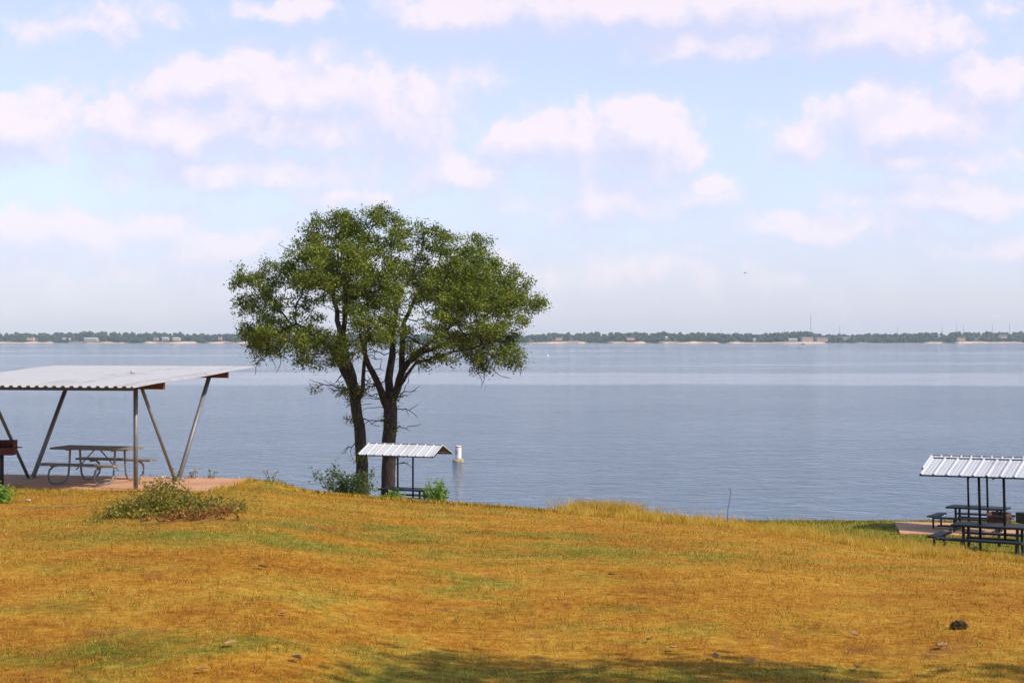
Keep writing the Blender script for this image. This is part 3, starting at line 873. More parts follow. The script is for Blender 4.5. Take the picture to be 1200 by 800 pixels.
# ------------------------------------------------------------------ grills
def grill(loc, rz, label, body, h=.93, W=.52, D=.40, Hh=.26):
    t = empty('park_grill', loc, rz, label=label, cat='grill', group='park grills on posts')
    z0 = h-Hh
    m = MB(); th = .012
    m.box((0, 0, z0), (W, D, th))
    m.box((-W/2+th/2, 0, z0+Hh/2+th/2), (th, D, Hh)); m.box((W/2-th/2, 0, z0+Hh/2+th/2), (th, D, Hh))
    m.box((0, D/2-th/2, z0+Hh/2+th/2), (W-2*th-.002, th, Hh-.002))
    m.box((0, -D/2+th/2, z0+Hh*.28), (W-2*th-.002, th, Hh*.5))
    m.build('firebox', body, t)
    g = MB()
    for i in range(12): g.tube([(-W/2+.03, -D/2+.03+i*(D-.06)/11, z0+Hh*.62), (W/2-.03, -D/2+.03+i*(D-.06)/11, z0+Hh*.62)], .007, 6)
    for x in (-W/2+.03, W/2-.03): g.box((x, 0, z0+Hh*.62-.012), (.02, D-.04, .012))
    g.build('grate', M['soot_and_shade'], t)
    for s in (1,):
        MB().tube([(W/2-.02, -.06, z0+Hh*.5), (W/2+.11, -.06, z0+Hh*.5), (W/2+.14, 0, z0+Hh*.5), (W/2+.11, .06, z0+Hh*.5), (W/2-.02, .06, z0+Hh*.5)], .009, 6).build('handle', M['soot_and_shade'], t, smooth=True)
    MB().tube([(0, 0, -.1), (0, 0, z0-.004)], .042, 10).build('post', body if body != M['rustred'] else M['soot_and_shade'], t, smooth=True)
    return t
yb = 29.1; grill(((2-CX)/F*yb, yb, SLAB_Z), R(8), 'maroon rusted park grill at the end of the tan slab', M['rustred'], .95, .56, .40, .29)
yg = 36.6; xg = (1171-CX)/F*yg; grill((xg, yg, T1(xg, yg)), R(-38), 'rust orange park grill between the two roofed tables by the water', M['rust'])
yg = 36.0; xg = (1206-CX)/F*yg; grill((xg, yg, T1(xg, yg)), R(15), 'sooty black park grill beside the table in the long grass', M['soot_and_shade'])

# ------------------------------------------------------------------ trees
def rot_to(d):
    return Vector((0, 0, 1)).rotation_difference(Vector(d))

def leaf_cards(C, per, sig, size, flat=.75):
    """leaf shaped cards scattered round centres C"""
    n = len(C)*per
    c = np.repeat(C, per, 0)+RNG.normal(0, 1, (n, 3))*np.array([sig, sig, sig*flat])
    d = RNG.normal(0, 1, (n, 3)); d[:,2] = d[:,2]*.7+.1; d /= np.linalg.norm(d, axis=1)[:,None]
    e = np.cross(d, RNG.normal(0, 1, (n, 3))); e /= np.linalg.norm(e, axis=1)[:,None]
    L = (size*(.6+.8*RNG.random(n)))[:,None]; W = L*.30
    nn = np.cross(d, e)*L*.12
    V = np.stack([c-d*L*.5, c+e*W+nn, c+d*L*.5, c-e*W+nn], 1).reshape(-1, 3)
    return V, np.arange(4*n)

def colonise(skel, attr, step=.32, di=4.0, dk=.55, iters=130):
    """grow branches from skeleton nodes [(pos,parent)] towards attraction points"""
    P = [np.array(p, float) for p, _ in skel]; par = [q for _, q in skel]
    A = attr.copy(); pos = np.array(P)
    near = np.full(len(A), 1e9); who = np.zeros(len(A), int)
    def upd(i0):
        nonlocal near, who
        for i in range(i0, len(P)):
            dd = np.linalg.norm(A-P[i], axis=1); m = dd < near; near[m] = dd[m]; who[m] = i
    upd(0)
    for it in range(iters):
        if len(A) == 0: break
        act = near < di*(1+it*.02)
        if not act.any(): break
        n0 = len(P)
        for w in np.unique(who[act]):
            sel = act & (who == w); v = A[sel]-P[w]; v /= np.linalg.norm(v, axis=1)[:,None]
            d = v.mean(0)+RNG.normal(0, .12, 3); d /= np.linalg.norm(d)+1e-9
            P.append(P[w]+d*step); par.append(int(w))
        upd(n0)
        k = near > dk; A = A[k]; near = near[k]; who = who[k]
    return P, par

def grow_mesh(P, par, tip=.011, power=2.35, scale_base=1.0, rmax=None, rbase=None):
    n = len(P); r = np.zeros(n); kids = [[] for _ in range(n)]
    for i, q in enumerate(par):
        if q >= 0: kids[q].append(i)
    order = sorted(range(n), key=lambda i: -i)
    acc = np.zeros(n)
    depth_sorted = []
    st = [i for i in range(n) if par[i] < 0]
    while st:
        i = st.pop(); depth_sorted.append(i); st += kids[i]
    for i in depth_sorted[::-1]:
        acc[i] = sum(acc[k] for k in kids[i]) if kids[i] else tip**power
        r[i] = acc[i]**(1/power)
    r *= scale_base
    if rbase:
        i0 = [i for i in range(n) if par[i] < 0][0]
        r = tip*(r/tip)**(math.log(rbase*.62/tip)/math.log(r[i0]/tip))
        for i, q in RAD.items(): r[i] = q*.86
        r[i0] = rbase
    if rmax: r = np.minimum(r, rmax)
    m = MB()
    # chains: follow thickest child
    done = set()
    starts = [(i, None) for i in range(n) if par[i] < 0]
    while starts:
        i, frm = starts.pop()
        chain = [i] if frm is None else [frm, i]
        cur = i
        while kids[cur]:
            ks = sorted(kids[cur], key=lambda k: -r[k])
            for k in ks[1:]: starts.append((k, cur))
            cur = ks[0]; chain.append(cur)
        pts = [P[k] for k in chain]; rs = [r[k] for k in chain]
        if frm is not None: rs[0] = min(rs[0], rs[1]*1.25)
        rs[-1] *= .6
        if len(pts) > 1: m.tube(pts, rs, 5 if max(rs) < .03 else (8 if max(rs) < .12 else 14), cap=False)
    return m, r, kids

TY = 54.0
TS = TY/F
def tp(px, row, dy=0.0): return np.array([(px-CX)*TS, TY+dy, CAMZ-(row-HOR)*TS])

def fill_lumps(lumps, density):
    out = []
    for (px, row, rpx, dy) in lumps:
        rr = rpx*TS; n = int(density*rr**3)+6
        v = RNG.normal(0, 1, (n, 3)); v /= np.linalg.norm(v, axis=1)[:,None]
        v *= (RNG.random(n)**.42)[:,None]
        out.append(tp(px, row, dy)+v*rr*np.array([1, 1, .82]))
    return np.concatenate(out)

RAD = {}
def chain(skel, start, pts, step=.34, rad=None):
    """append a path of nodes to a skeleton, returning the last index"""
    cur = start; n1 = len(skel)
    for p in pts:
        p = np.array(p); a = skel[cur][0]; L = np.linalg.norm(p-a); k = max(1, int(L/step))
        for i in range(1, k+1):
            q = a+(p-a)*i/k
            if i < k: q = q+RNG.normal(0, .025, 3)
            skel.append((q, cur)); cur = len(skel)-1
    if rad:
        n0 = n1; n2 = len(skel)
        for i in range(n0, n2): RAD[i] = rad[0]+(rad[1]-rad[0])*(i-n0)/max(1, n2-n0-1)
    return cur

def oak(name, label, skel, lumps, scale, per, base_r, seed):
    t_base = skel[0][0]
    attr = fill_lumps(lumps, 13.0)
    P, par = colonise(skel, attr, .30, 3.5, .42)
    # hanging and dead twigs under the crown
    P0 = len(P); P0s = P
    for i in range(0, P0, 3):
        z = P[i][2]
        if CAMZ-(445-HOR)*TS < z < CAMZ-(395-HOR)*TS and i > 60:
            d = RNG.normal(0, 1, 3); d[2] = -.5-abs(d[2])*.5; d /= np.linalg.norm(d); cur = i
            for k in range(4):
                P.append(P[cur]+d*.2+RNG.normal(0, .05, 3)); par.append(cur); cur = len(P)-1
    # short dead twigs on the bare trunk
    for i in range(5, min(46, P0), 1):
        for q in range(2):
            a = RNG.random()*2*PI; d = np.array([math.cos(a), math.sin(a), RNG.normal(0, .3)]); cur = i
            if RNG.random() < .42:
                for k in range(RNG.integers(4, 9)):
                    P.append(P[cur]+d*.17+RNG.normal(0, .05, 3)); par.append(cur); cur = len(P)-1
                    if k > 1 and RNG.random() < .6:
                        e = d+RNG.normal(0, .7, 3); P.append(P[cur]+e/np.linalg.norm(e)*.22); par.append(cur)
                        P.append(P[-1]+e/np.linalg.norm(e)*.2+RNG.normal(0, .05, 3)); par.append(len(P)-2)
    m, r, kids = grow_mesh(P, par, .0125, 2.3, 1.0, rbase=base_r)
    t = empty(name, tuple(t_base), label=label, cat='tree', group='twin oaks on the shore')
    off = Vector(t_base)
    m.v = [(v[0]-off.x, v[1]-off.y, v[2]-off.z) for v in m.v]
    # root flare
    m.tube([(0, 0, -.7), (0, 0, -.1), (0, 0, .25), (0, 0, .7), tuple(P[3]-t_base)], [base_r*1.7, base_r*1.45, base_r*1.18, base_r*1.03, base_r*.9], 16, cap=False)
    m.build('trunk', M['bark'], t, smooth=True)
    tips = np.array([P[i] for i in range(P0) if not kids[i] and i > 60])
    near_tips = np.array([P[i] for i in range(P0) if kids[i] and r[i] < .035])
    C = np.concatenate([tips, tips+RNG.normal(0, .16, tips.shape), near_tips[RNG.random(len(near_tips)) < .40]])
    PA = np.array(P[:P0]); at = attr[RNG.random(len(attr)) < .8]
    dmin = np.array([np.min(((PA-q)**2).sum(1)) for q in at]); C = np.concatenate([C, at[dmin < .7**2]])
    open('/dev/stderr', 'w').write('OAK %d %d %d %d %d\n' % (P0, len(tips), len(attr), (dmin < .49).sum(), len(C)*per))
    tw = np.array([P[i] for i in range(P0, len(P)) if P[i][2] < CAMZ-(452-HOR)*TS])
    if len(tw): C = np.concatenate([C, tw[RNG.random(len(tw)) < .07]])
    # gaps: thin the crown where a coarse noise is low, so that clusters stand apart
    q = vnoise(C[:,0]*1.15+C[:,2]*.55+9, C[:,2]*1.15-C[:,1]*.75+3)*.65+vnoise(C[:,1]*1.3+17, C[:,0]*1.1+C[:,2]*1.2)*.5
    C = C[RNG.random(len(C)) < np.clip((q-.14)*3.0, .28, 1)]
    near = np.concatenate([(((C[i:i+400, None]-C[None])**2).sum(2) < .8**2).sum(1) for i in range(0, len(C), 400)])
    C = C[(near > 9) | (C[:,2] < CAMZ-(440-HOR)*TS)]
    V, Fc = leaf_cards(C, per, .155, .086)
    V = V-np.array(t_base)
    mesh_np('crown', V, Fc, 4, M['oak'], t)
    # few leaf sprays on the trunk
    return t, len(C)

gl = T1(*tp(425, 0)[:2]); gr = T1(*tp(453, 0)[:2])
# first oak: single leaning trunk
b0 = tp(425, 0); b0[2] = gl-.05
RAD.clear(); sk = [(b0, -1)]
e1 = chain(sk, 0, [tp(424.5, 545), tp(421, 500, .1), tp(415, 462, .1), tp(409, 432, .0), tp(403, 410, -.2)], rad=(.30, .22))
i_mid = next(i for i, (p, q) in enumerate(sk) if p[2] > tp(0, 478)[2])
chain(sk, i_mid, [tp(427, 455, -.5), tp(430, 425, -1.0), tp(434, 395, -1.6)], rad=(.11, .07))
chain(sk, e1, [tp(392, 375, .8), tp(385, 340, 1.4)], rad=(.15, .09)); chain(sk, e1, [tp(408, 380, -1.2), tp(412, 340, -1.8)], rad=(.14, .08))
chain(sk, e1-3, [tp(385, 400, -1.0), tp(355, 380, -1.6)], rad=(.11, .06)); chain(sk, e1-5, [tp(380, 405, 1.5), tp(350, 395, 2.4), tp(325, 375, 2.6)], rad=(.12, .05))
LL = [(300,348,36,0),(292,322,18,.4),(288,362,16,-.6),(322,322,32,1.4),(345,380,42,-2.0),(322,404,22,-1.2),(308,385,22,.6),(383,292,42,.4),(372,262,24,-.4),(428,268,36,0),(460,262,22,.6),(410,262,24,-.6),
      (400,335,52,-2.4),(372,330,44,2.6),(385,398,34,-3.2),(395,415,22,-2.2),(440,335,46,-2.0),(430,330,44,2.2),(452,392,34,-3.4),(470,360,30,-2.8),(360,300,34,-1.6),(340,290,18,.3),(430,380,36,1.6),(352,415,18,.5),
      (455,300,34,-.6),(470,278,22,-.8),(478,330,24,-1.4),(420,412,24,-3.0),(405,300,40,-1.6),(400,258,24,.8),(445,258,22,-.6),(330,398,26,-2.6),(365,405,24,-2.4),(300,372,26,1.8),(312,408,22,-.4),(290,388,16,-.8)]
oak('oak_tree', 'broad green oak with the slimmer straight trunk, nearer the bushy shrub', sk, LL, 1.06, 100, .265, 1)
# second oak: trunk forking into four limbs
b0 = tp(453, 0, .6); b0[2] = gr-.05
RAD.clear(); sk = [(b0, -1)]
f0 = chain(sk, 0, [tp(454, 545, .6), tp(455.5, 505, .6), tp(456, 478, .6)], rad=(.33, .32))
chain(sk, f0-1, [tp(446, 460, .4), tp(437, 438, .2), tp(429, 418, -.2), tp(424, 385, -.6)], rad=(.19, .08))
chain(sk, f0, [tp(453, 445, .9), tp(457, 415, 1.2), tp(456, 385, 1.6), tp(462, 345, 2)], rad=(.21, .09))
fc = chain(sk, f0, [tp(465, 455, .4), tp(471, 434, .2)], rad=(.19, .17))
chain(sk, fc, [tp(471, 410, 0), tp(474, 378, -.4), tp(490, 345, -.8)], rad=(.14, .07))
chain(sk, fc, [tp(479, 424, -.2), tp(492, 414, -.6), tp(520, 404, -1.2), tp(556, 390, -1.6)], rad=(.14, .05))
chain(sk, fc-1, [tp(482, 416, .8), tp(510, 396, 1.6), tp(535, 375, 2.2)], rad=(.11, .05))
chain(sk, fc-2, [tp(490, 424, -1.2), tp(525, 415, -2.2), tp(575, 402, -2.4)], rad=(.08, .03))
LR = [(505,282,28,.6),(492,264,20,.2),(483,272,20,1.2),(492,300,26,1.0),(535,305,40,0),(560,290,22,.4),(580,322,30,.2),(575,350,46,-1.2),(606,345,26,.2),(620,357,16,0),(604,372,24,-.4),(560,388,38,-2.2),(590,412,20,-.8),(575,424,24,-.4),(600,422,17,0),(556,420,22,-1.0),(585,400,26,.8),(622,352,18,0),(530,355,48,-2.4),
      (530,345,44,2.4),(560,345,44,2.2),(510,392,36,-2.6),(535,412,22,-2.0),(500,335,34,.6),(515,310,30,1.8),(548,400,30,1.0),(482,404,24,-2.8),(510,425,14,-1.6),(515,335,40,-1.4),(545,320,34,-1.6)]
oak('oak_tree', 'green oak with the thicker forked trunk, behind the small roofed table', sk, LR, 1.06, 100, .28, 2)

# off to the side, behind the viewer: the tree whose shade falls on the near grass
def side_tree():
    bx, by = 7.0, 5.1; bz = T1(bx, by)
    sk = [(np.array([bx, by, bz-.1]), -1)]
    top = chain(sk, 0, [(bx, by, bz+2.4), (bx-.1, by+.05, bz+3.6)])
    chain(sk, top, [(bx-.8, by+.1, bz+4.6)]); chain(sk, top, [(bx+.9, by-.1, bz+4.6)])
    def lobe(n, c, rr):
        v = RNG.normal(0, 1, (n, 3)); v /= np.linalg.norm(v, axis=1)[:,None]; v *= (RNG.random(n)**.45)[:,None]
        return np.array(c)+v*np.array(rr)
    attr = np.concatenate([lobe(300, (bx-1.25, by+.0, bz+5.3), (1.35, 1.2, 1.0)), lobe(150, (bx+1.5, by-.25, bz+5.3), (.85, .9, .8)), lobe(60, (bx, by-.9, bz+5.6), (1.6, .7, .6))])
    P, par = colonise(sk, attr, .3, 3.0, .5)
    m, r, kids = grow_mesh(P, par, .012, 2.3, 1.0)
    t = empty('oak_tree', (bx, by, bz), label='small oak beside the viewer, shading the near grass', cat='tree')
    m.v = [(a-bx, b-by, c-bz) for a, b, c in m.v]
    m.build('trunk', M['bark'], t, smooth=True)
    tips = np.array([P[i] for i in range(len(P)) if r[i] < .03])
    V, Fc = leaf_cards(tips[::2], 80, .2, .12)
    mesh_np('crown', V-np.array([bx, by, bz]), Fc, 4, M['oak'], t)
side_tree()

# ------------------------------------------------------------------ shrubs, weeds
def shrub(name, label, cat, base, r, h, nst, per, size, leaf, stem=None, sig=.06, lean=.5, group=None):
    t = empty(name, base, label=label, cat=cat, group=group)
    m = MB(); C = []; roots = []
    for i in range(nst):
        a = RNG.random()*2*PI; q = RNG.random()**.5*r*.45; p = np.array([q*math.cos(a), q*math.sin(a), -.05])
        b = a+RNG.normal(0, .5); d = np.array([math.cos(b)*lean*RNG.random(), math.sin(b)*lean*RNG.random(), 1.0]); d /= np.linalg.norm(d)
        L = h*(.55+.5*RNG.random())*(1-.35*q/r); k = max(4, int(L/.09)); pts = [p]; twigs = []
        for j in range(k):
            d = d+RNG.normal(0, .10, 3)+np.array([math.cos(b), math.sin(b), 0])*r/h*.05; d /= np.linalg.norm(d)
            pts.append(pts[-1]+d*L/k)
            if j > k*.15: C.append(pts[-1]+RNG.normal(0, sig*.6, 3))
            if h > .5 and j > 1 and RNG.random() < .35:
                e = d+RNG.normal(0, .7, 3); e /= np.linalg.norm(e); w = pts[-1]+e*L*.18
                twigs.append([pts[-1], (pts[-1]+w)/2, w]); C += [w, (pts[-1]+w)/2]
        roots.append(len(m.v)); m.tube(pts, list(np.linspace(.008, .003, len(pts))), 5, cap=False)
        for w in twigs: roots.append(len(m.v)); m.tube(w, [.004, .003, .002], 5, cap=False)
    m.root((0, 0, -.12), 5, [q for q in roots if m.v[q][2] < .02])
    m.build('stems', stem or M['stalk'], t)
    V, Fc = leaf_cards(np.array(C), per, sig, size)
    mesh_np('foliage', V, Fc, 4, leaf, t)
    return t

yb = 52.5; xb = (405-CX)/F*yb
shrub('leafy_shrub', 'dark green loose shrub beside the slimmer oak trunk', 'shrub', (xb, yb, T1(xb, yb)), .80, 2.1, 20, 7, .10, M['bush'], sig=.10, lean=.6)
yb = 49.0; xb = (512-CX)/F*yb
shrub('leafy_shrub', 'bright green shrub at the end of the table in front of the oaks', 'shrub', (xb, yb, T1(xb, yb)), .26, 1.22, 22, 8, .085, M['bright'], sig=.06, lean=.35)
yb = 48.0; xb = (459-CX)/F*yb
shrub('sapling_tuft', 'small yellow green tuft before the thicker oak trunk', 'plant', (xb, yb, T1(xb, yb)), .36, .85, 24, 5, .07, M['bright'], sig=.05, lean=.5)
p = hit(2, 590)
shrub('leafy_shrub', 'low round green bush below the maroon grill', 'bush', (p.x-.22, p.y+.2, p.z), .40, .33, 55, 8, .045, M['bright'], sig=.05, lean=.9)
for (px, row, h, lab) in ((228, 566, .35, 'tiny sprout by the foot of the slanted posts'), (246, 566, .3, 'tiny sprout on the bare end of the tan slab'), (318, 570, .4, 'thin lone sprout on the brow between shelter and oaks'),
                          (788, 598, .0, '')):
    if h:
        y = 30.6; x = (px-CX)/F*y
        shrub('weed_sprout', lab, 'weed', (x, y, T1(x, y)), .08, h, 4, 4, .05, M['weed'], sig=.03, lean=.5)

def weed_patch():
    c = hit(200, 603)
    t = empty('weed_thicket', c, label='sprawling thicket of green weeds with rusty stems before the large shelter', cat='weeds')
    def put(n, spots, h0, h1, leaf, nm, size, per, sig):
        m = MB(); C = []
        for (px, row, rx, ry, w) in spots:
            o = hit(px, row)
            for i in range(int(n*w)):
                x = o.x+RNG.normal(0, rx); y = o.y+RNG.normal(0, ry); z = T1(x, y)
                fall = math.exp(-.5*((x-o.x)/rx)**2*.6)
                L = (h0+(h1-h0)*RNG.random())*(.4+.7*fall)
                d = np.array([RNG.normal(0, .45), RNG.normal(0, .45), 1.0]); d /= np.linalg.norm(d); pts = [np.array([x, y, z-.02])]
                for j in range(4):
                    d = d+RNG.normal(0, .16, 3); d /= np.linalg.norm(d); pts.append(pts[-1]+d*L/4)
                    if j > 0 or RNG.random() < .6: C.append(pts[-1]); C.append((pts[-1]+pts[-2])/2)
                m.tube([p-np.array(c) for p in pts], [.006, .005, .004, .003, .002], 4, cap=False)
        m.build('stems', M['stalk'] if nm == 'foliage' else M['rustweed'], t)
        V, Fc = leaf_cards(np.array(C), per, sig, size)
        mesh_np(nm, V-np.array(c), Fc, 4, leaf, t)
    put(74, [(190,602,.20,.28,.9), (165,604,.16,.3,.7), (212,602,.18,.3,.5), (150,605,.10,.25,.45), (232,602,.16,.3,.30), (250,602,.14,.3,.25), (268,600,.10,.35,.2)], .06, .25, M['weed'], 'foliage', .038, 10, .05)
    put(30, [(175,603,.25,.25,1.0), (205,602,.2,.25,.8)], .22, .42, M['weed'], 'thin_sprays', .028, 3, .03)
    put(34, [(187,600,.09,.09,1.0)], .28, .54, M['weed'], 'tall_foliage', .04, 9, .05)
    put(13, [(205,608,.22,.10,1.0), (240,606,.18,.15,1.0), (225,610,.25,.08,.8), (258,604,.12,.2,.8)], .05, .15, M['rustweed'], 'rusty_growth', .035, 5, .035)
weed_patch()

def stalk():
    y = 27.0; x = (852-CX)/F*y; z = T1(x, y)
    pts = [(x, y, z-.02)]
    for px, row in ((853, 597), (854.5, 589), (856, 580), (856.3, 573.5), (855.4, 572.5), (853.2, 573)): pts.append(((px-CX)/F*y, y, CAMZ-(row-HOR)/F*y))
    pts = [(a-x, b-y, c-z) for a, b, c in pts]
    o = MB().tube(pts, [.007, .006, .006, .006, .005, .006, .004], 6).build('dry_stalk', M['stalk'], smooth=True)
    o.location = (x, y, z); tag(o, 'single bent dry stalk standing above the yellow grass', 'stalk')
stalk()

# ------------------------------------------------------------------ small things on the grass
def curled(name, px, row, size, m, label, cat, thick=.004):
    p = hit(px, row); mb = MB(); rows = []
    n = 7
    for i in range(n):
        s = i/(n-1); w = size*.32*math.sin(PI*(.06+.88*s))*(1+.25*math.sin(7*s)); a = (s-.5)*size
        rows.append([(a, -w, .35*w+size*.10*abs(s-.5)*2+random.uniform(0, .006)), (a, -w*.3, .02*size), (a, w*.3, .03*size+random.uniform(0, .004)), (a, w, .55*w)])
    o = mb.sheet(rows).build(name, m, solid=thick, smooth=True)
    o.location = (p.x, p.y, p.z+.022); o.scale = (.62, .62, .5); o.rotation_euler = (random.uniform(-.15, .15), random.uniform(-.15, .15), random.uniform(0, 6.28)); tag(o, label, cat)
    return o
curled('fallen_leaf', 270, 758, .13, M['deadleaf'], 'large curled tan leaf on the grass below the slimmer oak', 'leaf')
curled('fallen_leaf', 348, 775, .12, M['darkleaf'], 'dark crumpled leaf just beyond the bottom green patch', 'leaf')
curled('fallen_leaf', 236, 789, .10, M['deadleaf'], 'small tan leaf at the bottom edge near the green weeds', 'leaf')
curled('fallen_leaf', 334, 722, .12, M['deadleaf'], 'pale curled leaf midway down the slope before the oaks', 'leaf')
curled('fallen_leaf', 308, 667, .13, M['darkleaf'], 'dark leaf on open grass halfway up the slope', 'leaf')
curled('fallen_leaf', 790, 763, .10, M['bark_chip'], 'pale crinkled leaf just above the dappled shade', 'leaf')
curled('fallen_leaf', 761, 753, .08, M['darkleaf'], 'tiny dark leaf beside the pale crinkled one', 'leaf')
curled('fallen_leaf', 838, 773, .13, M['darkleaf'], 'dark curled leaf at the edge of the dappled shade', 'leaf')
curled('fallen_leaf', 880, 779, .12, M['deadleaf'], 'brown leaf lying in the dappled shade', 'leaf')
curled('fallen_leaf', 1005, 786, .11, M['darkleaf'], 'dark flat leaf past the end of the dappled shade', 'leaf')
curled('fallen_leaf', 717, 676, .12, M['darkleaf'], 'tiny dark leaf on the greenish middle of the slope', 'leaf')
curled('bark_piece', 1105, 760, .17, M['bark_chip'], 'pale curled piece of bark below the dark clod', 'bark', .012)
curled('bark_piece', 1000, 747, .13, M['bark_chip'], 'flat pale bark chip up the slope from the curled bark', 'bark', .01)
curled('bark_piece', 192, 613, .20, M['bark_chip'], 'grey brown bark piece lying at the foot of the weed thicket', 'bark', .015)
curled('bark_piece', 239, 613, .18, M['bark_chip'], 'pale bark sliver at the bare soil beside the weed thicket', 'bark', .015)

def lump(name, loc, s, m, label, cat, seed, squash=.6):
    import bmesh
    rr = np.random.default_rng(seed); bm = bmesh.new(); bmesh.ops.create_icosphere(bm, subdivisions=3, radius=1)
    ph = rr.random((6, 3))*6.3; fq = rr.normal(0, 2.4, (6, 3))
    for v in bm.verts:
        c = np.array(v.co[:]); k = 1+sum(.09*math.sin(fq[i] @ c+ph[i, 0]) for i in range(6))+rr.normal(0, .025)
        v.co = Vector((c[0]*k*s, c[1]*k*s*.8, max(c[2]*k*s*squash, -.3*s)))
    me = bpy.data.meshes.new(name); bm.to_mesh(me); bm.free(); me.materials.append(m)
    me.polygons.foreach_set('use_smooth', [True]*len(me.polygons))
    o = bpy.data.objects.new(name, me); COL.objects.link(o); o.location = loc; tag(o, label, cat); return o
p = hit(1124, 737); cl = lump('soil_clod', (p.x, p.y, p.z+.015), .042, M['dung'], 'dark brown matted clod sitting on the open grass', 'clod', 3, .8)
def clod_fibres():
    n = 420; d = RNG.normal(0, 1, (n, 3)); d[:,2] = np.abs(d[:,2]); d /= np.linalg.norm(d, axis=1)[:,None]
    c = d*np.array([.054, .042, .034])*(.8+.35*RNG.random((n, 1))); t = np.cross(d, RNG.normal(0, 1, (n, 3))); t = t*.026*RNG.random((n, 1))+d*.012
    e = np.cross(t, RNG.normal(0, 1, (n, 3))); e = e/np.linalg.norm(e, axis=1)[:,None]*.0035
    V = np.stack([c-t-e, c-t+e, c+t], 1).reshape(-1, 3)
    mesh_np('matted_fibre', V, np.arange(3*n), 3, M['dung'], cl)
clod_fibres()
x, y, z = slab_local(1.25, .35); lump('pale_stone', (x, y, z+.03), .075, M['stone'], 'pale stone on the slab behind the front post', 'stone', 5)
p = hit(33, 588); lump('pale_stone', (p.x, p.y, p.z+.025), .045, M['stone'], 'small white stone in the grass beside the low bush', 'stone', 6, .4)
p = hit(272, 599); lump('pale_stone', (p.x, p.y, p.z+.03), .09, M['stone'], 'flat pale stone at the far end of the weed thicket', 'stone', 8, .3)
# pale lump on the shelter roof
lx, ly = .66, 0.1
x, y, z = slab_local(lx, ly, 2.20+.26*(ly+3.45)/6.75)
lump('pale_stone', (x, y, z+.03), .06, M['stone'], 'small pale stone lying on the grey shelter roof', 'stone', 9)

def gravel():
    n = 420; C = []
    xs = FRONT_T[0]+.25+RNG.normal(0, .55, n); ys = FRONT_T[1]-1.25+RNG.normal(0, .42, n); zs = terrain(xs, ys)
    import bmesh
    bm = bmesh.new(); bmesh.ops.create_icosphere(bm, subdivisions=1, radius=1)
    bv = np.array([v.co[:] for v in bm.verts]); bf = np.array([[v.index for v in f.verts] for f in bm.faces]); bm.free()
    r = .02+.05*RNG.random(n)**2
    V = bv[None]*np.stack([r*1.2, r, r*.6], 1)[:,None]*(1+RNG.normal(0, .18, (n, len(bv), 1)))+np.stack([xs, ys, zs+.01], 1)[:,None]
    o = mesh_np('gravel', V.reshape(-1, 3), (bf[None]+np.arange(n)[:,None,None]*len(bv)).ravel(), 3, M['gravel'])
    tag(o, 'grey gravel spilled below the table in the long grass', 'gravel', kind='stuff')
gravel()

# ------------------------------------------------------------------ air
def haze():
    m, k, out = mat('lake_haze')
    v = k.n('ShaderNodeVolumePrincipled'); v.inputs['Color'].default_value = (.78, .88, 1.0, 1); v.inputs['Density'].default_value = HAZE
    v.inputs['Anisotropy'].default_value = .0
    k.link(v.outputs[0], out.inputs['Volume'])
    o = MB().box((0, 2250, 26), (8400, 5100, 76)).build('haze', m)
    tag(o, 'thin blue air over the lake', 'haze', kind='stuff')
HAZE = .00010
haze()

# ------------------------------------------------------------------ light and sky
SUN_EL = R(44); SUN_AZ = (1.0, -.42)     # towards the sun, on the ground plane
sd = Vector((SUN_AZ[0], SUN_AZ[1], 0)).normalized()*math.cos(SUN_EL)+Vector((0, 0, math.sin(SUN_EL)))
L = bpy.data.lights.new('sun', 'SUN'); L.energy = 3.7; L.angle = R(.5); L.color = (1.0, .93, .82)
so = bpy.data.objects.new('sun', L); COL.objects.link(so); so.rotation_euler = sd.to_track_quat('Z', 'Y').to_euler(); so.location = (30, -10, 40)

CLOUDS = [(800,8,330,36,1),(560,10,100,26,.95),(1010,38,135,30,1.05),(830,52,105,22,.9),
          (330,112,190,44,.85),(250,92,70,30,.95),(200,152,95,42,1.1),(310,148,150,34,.95),(470,140,90,46,.85),(270,205,150,22,.8),
          (25,150,80,42,1),(540,202,58,26,.95),(745,158,62,44,1.1),(660,165,90,42,.95),(720,235,95,40,.7),(830,213,30,14,.9),
          (1060,140,100,40,1),(935,158,50,24,.8),(1080,186,90,18,.75),(1170,98,75,30,.9),(1130,230,110,26,.95),(985,268,80,20,.9),
          (80,272,160,26,.7),(400,230,55,14,.75),(270,285,100,18,.5),(1160,290,80,16,.6),(150,320,200,28,.35),(700,320,200,24,.3),(350,8,60,12,.5),(110,28,100,16,.4)]

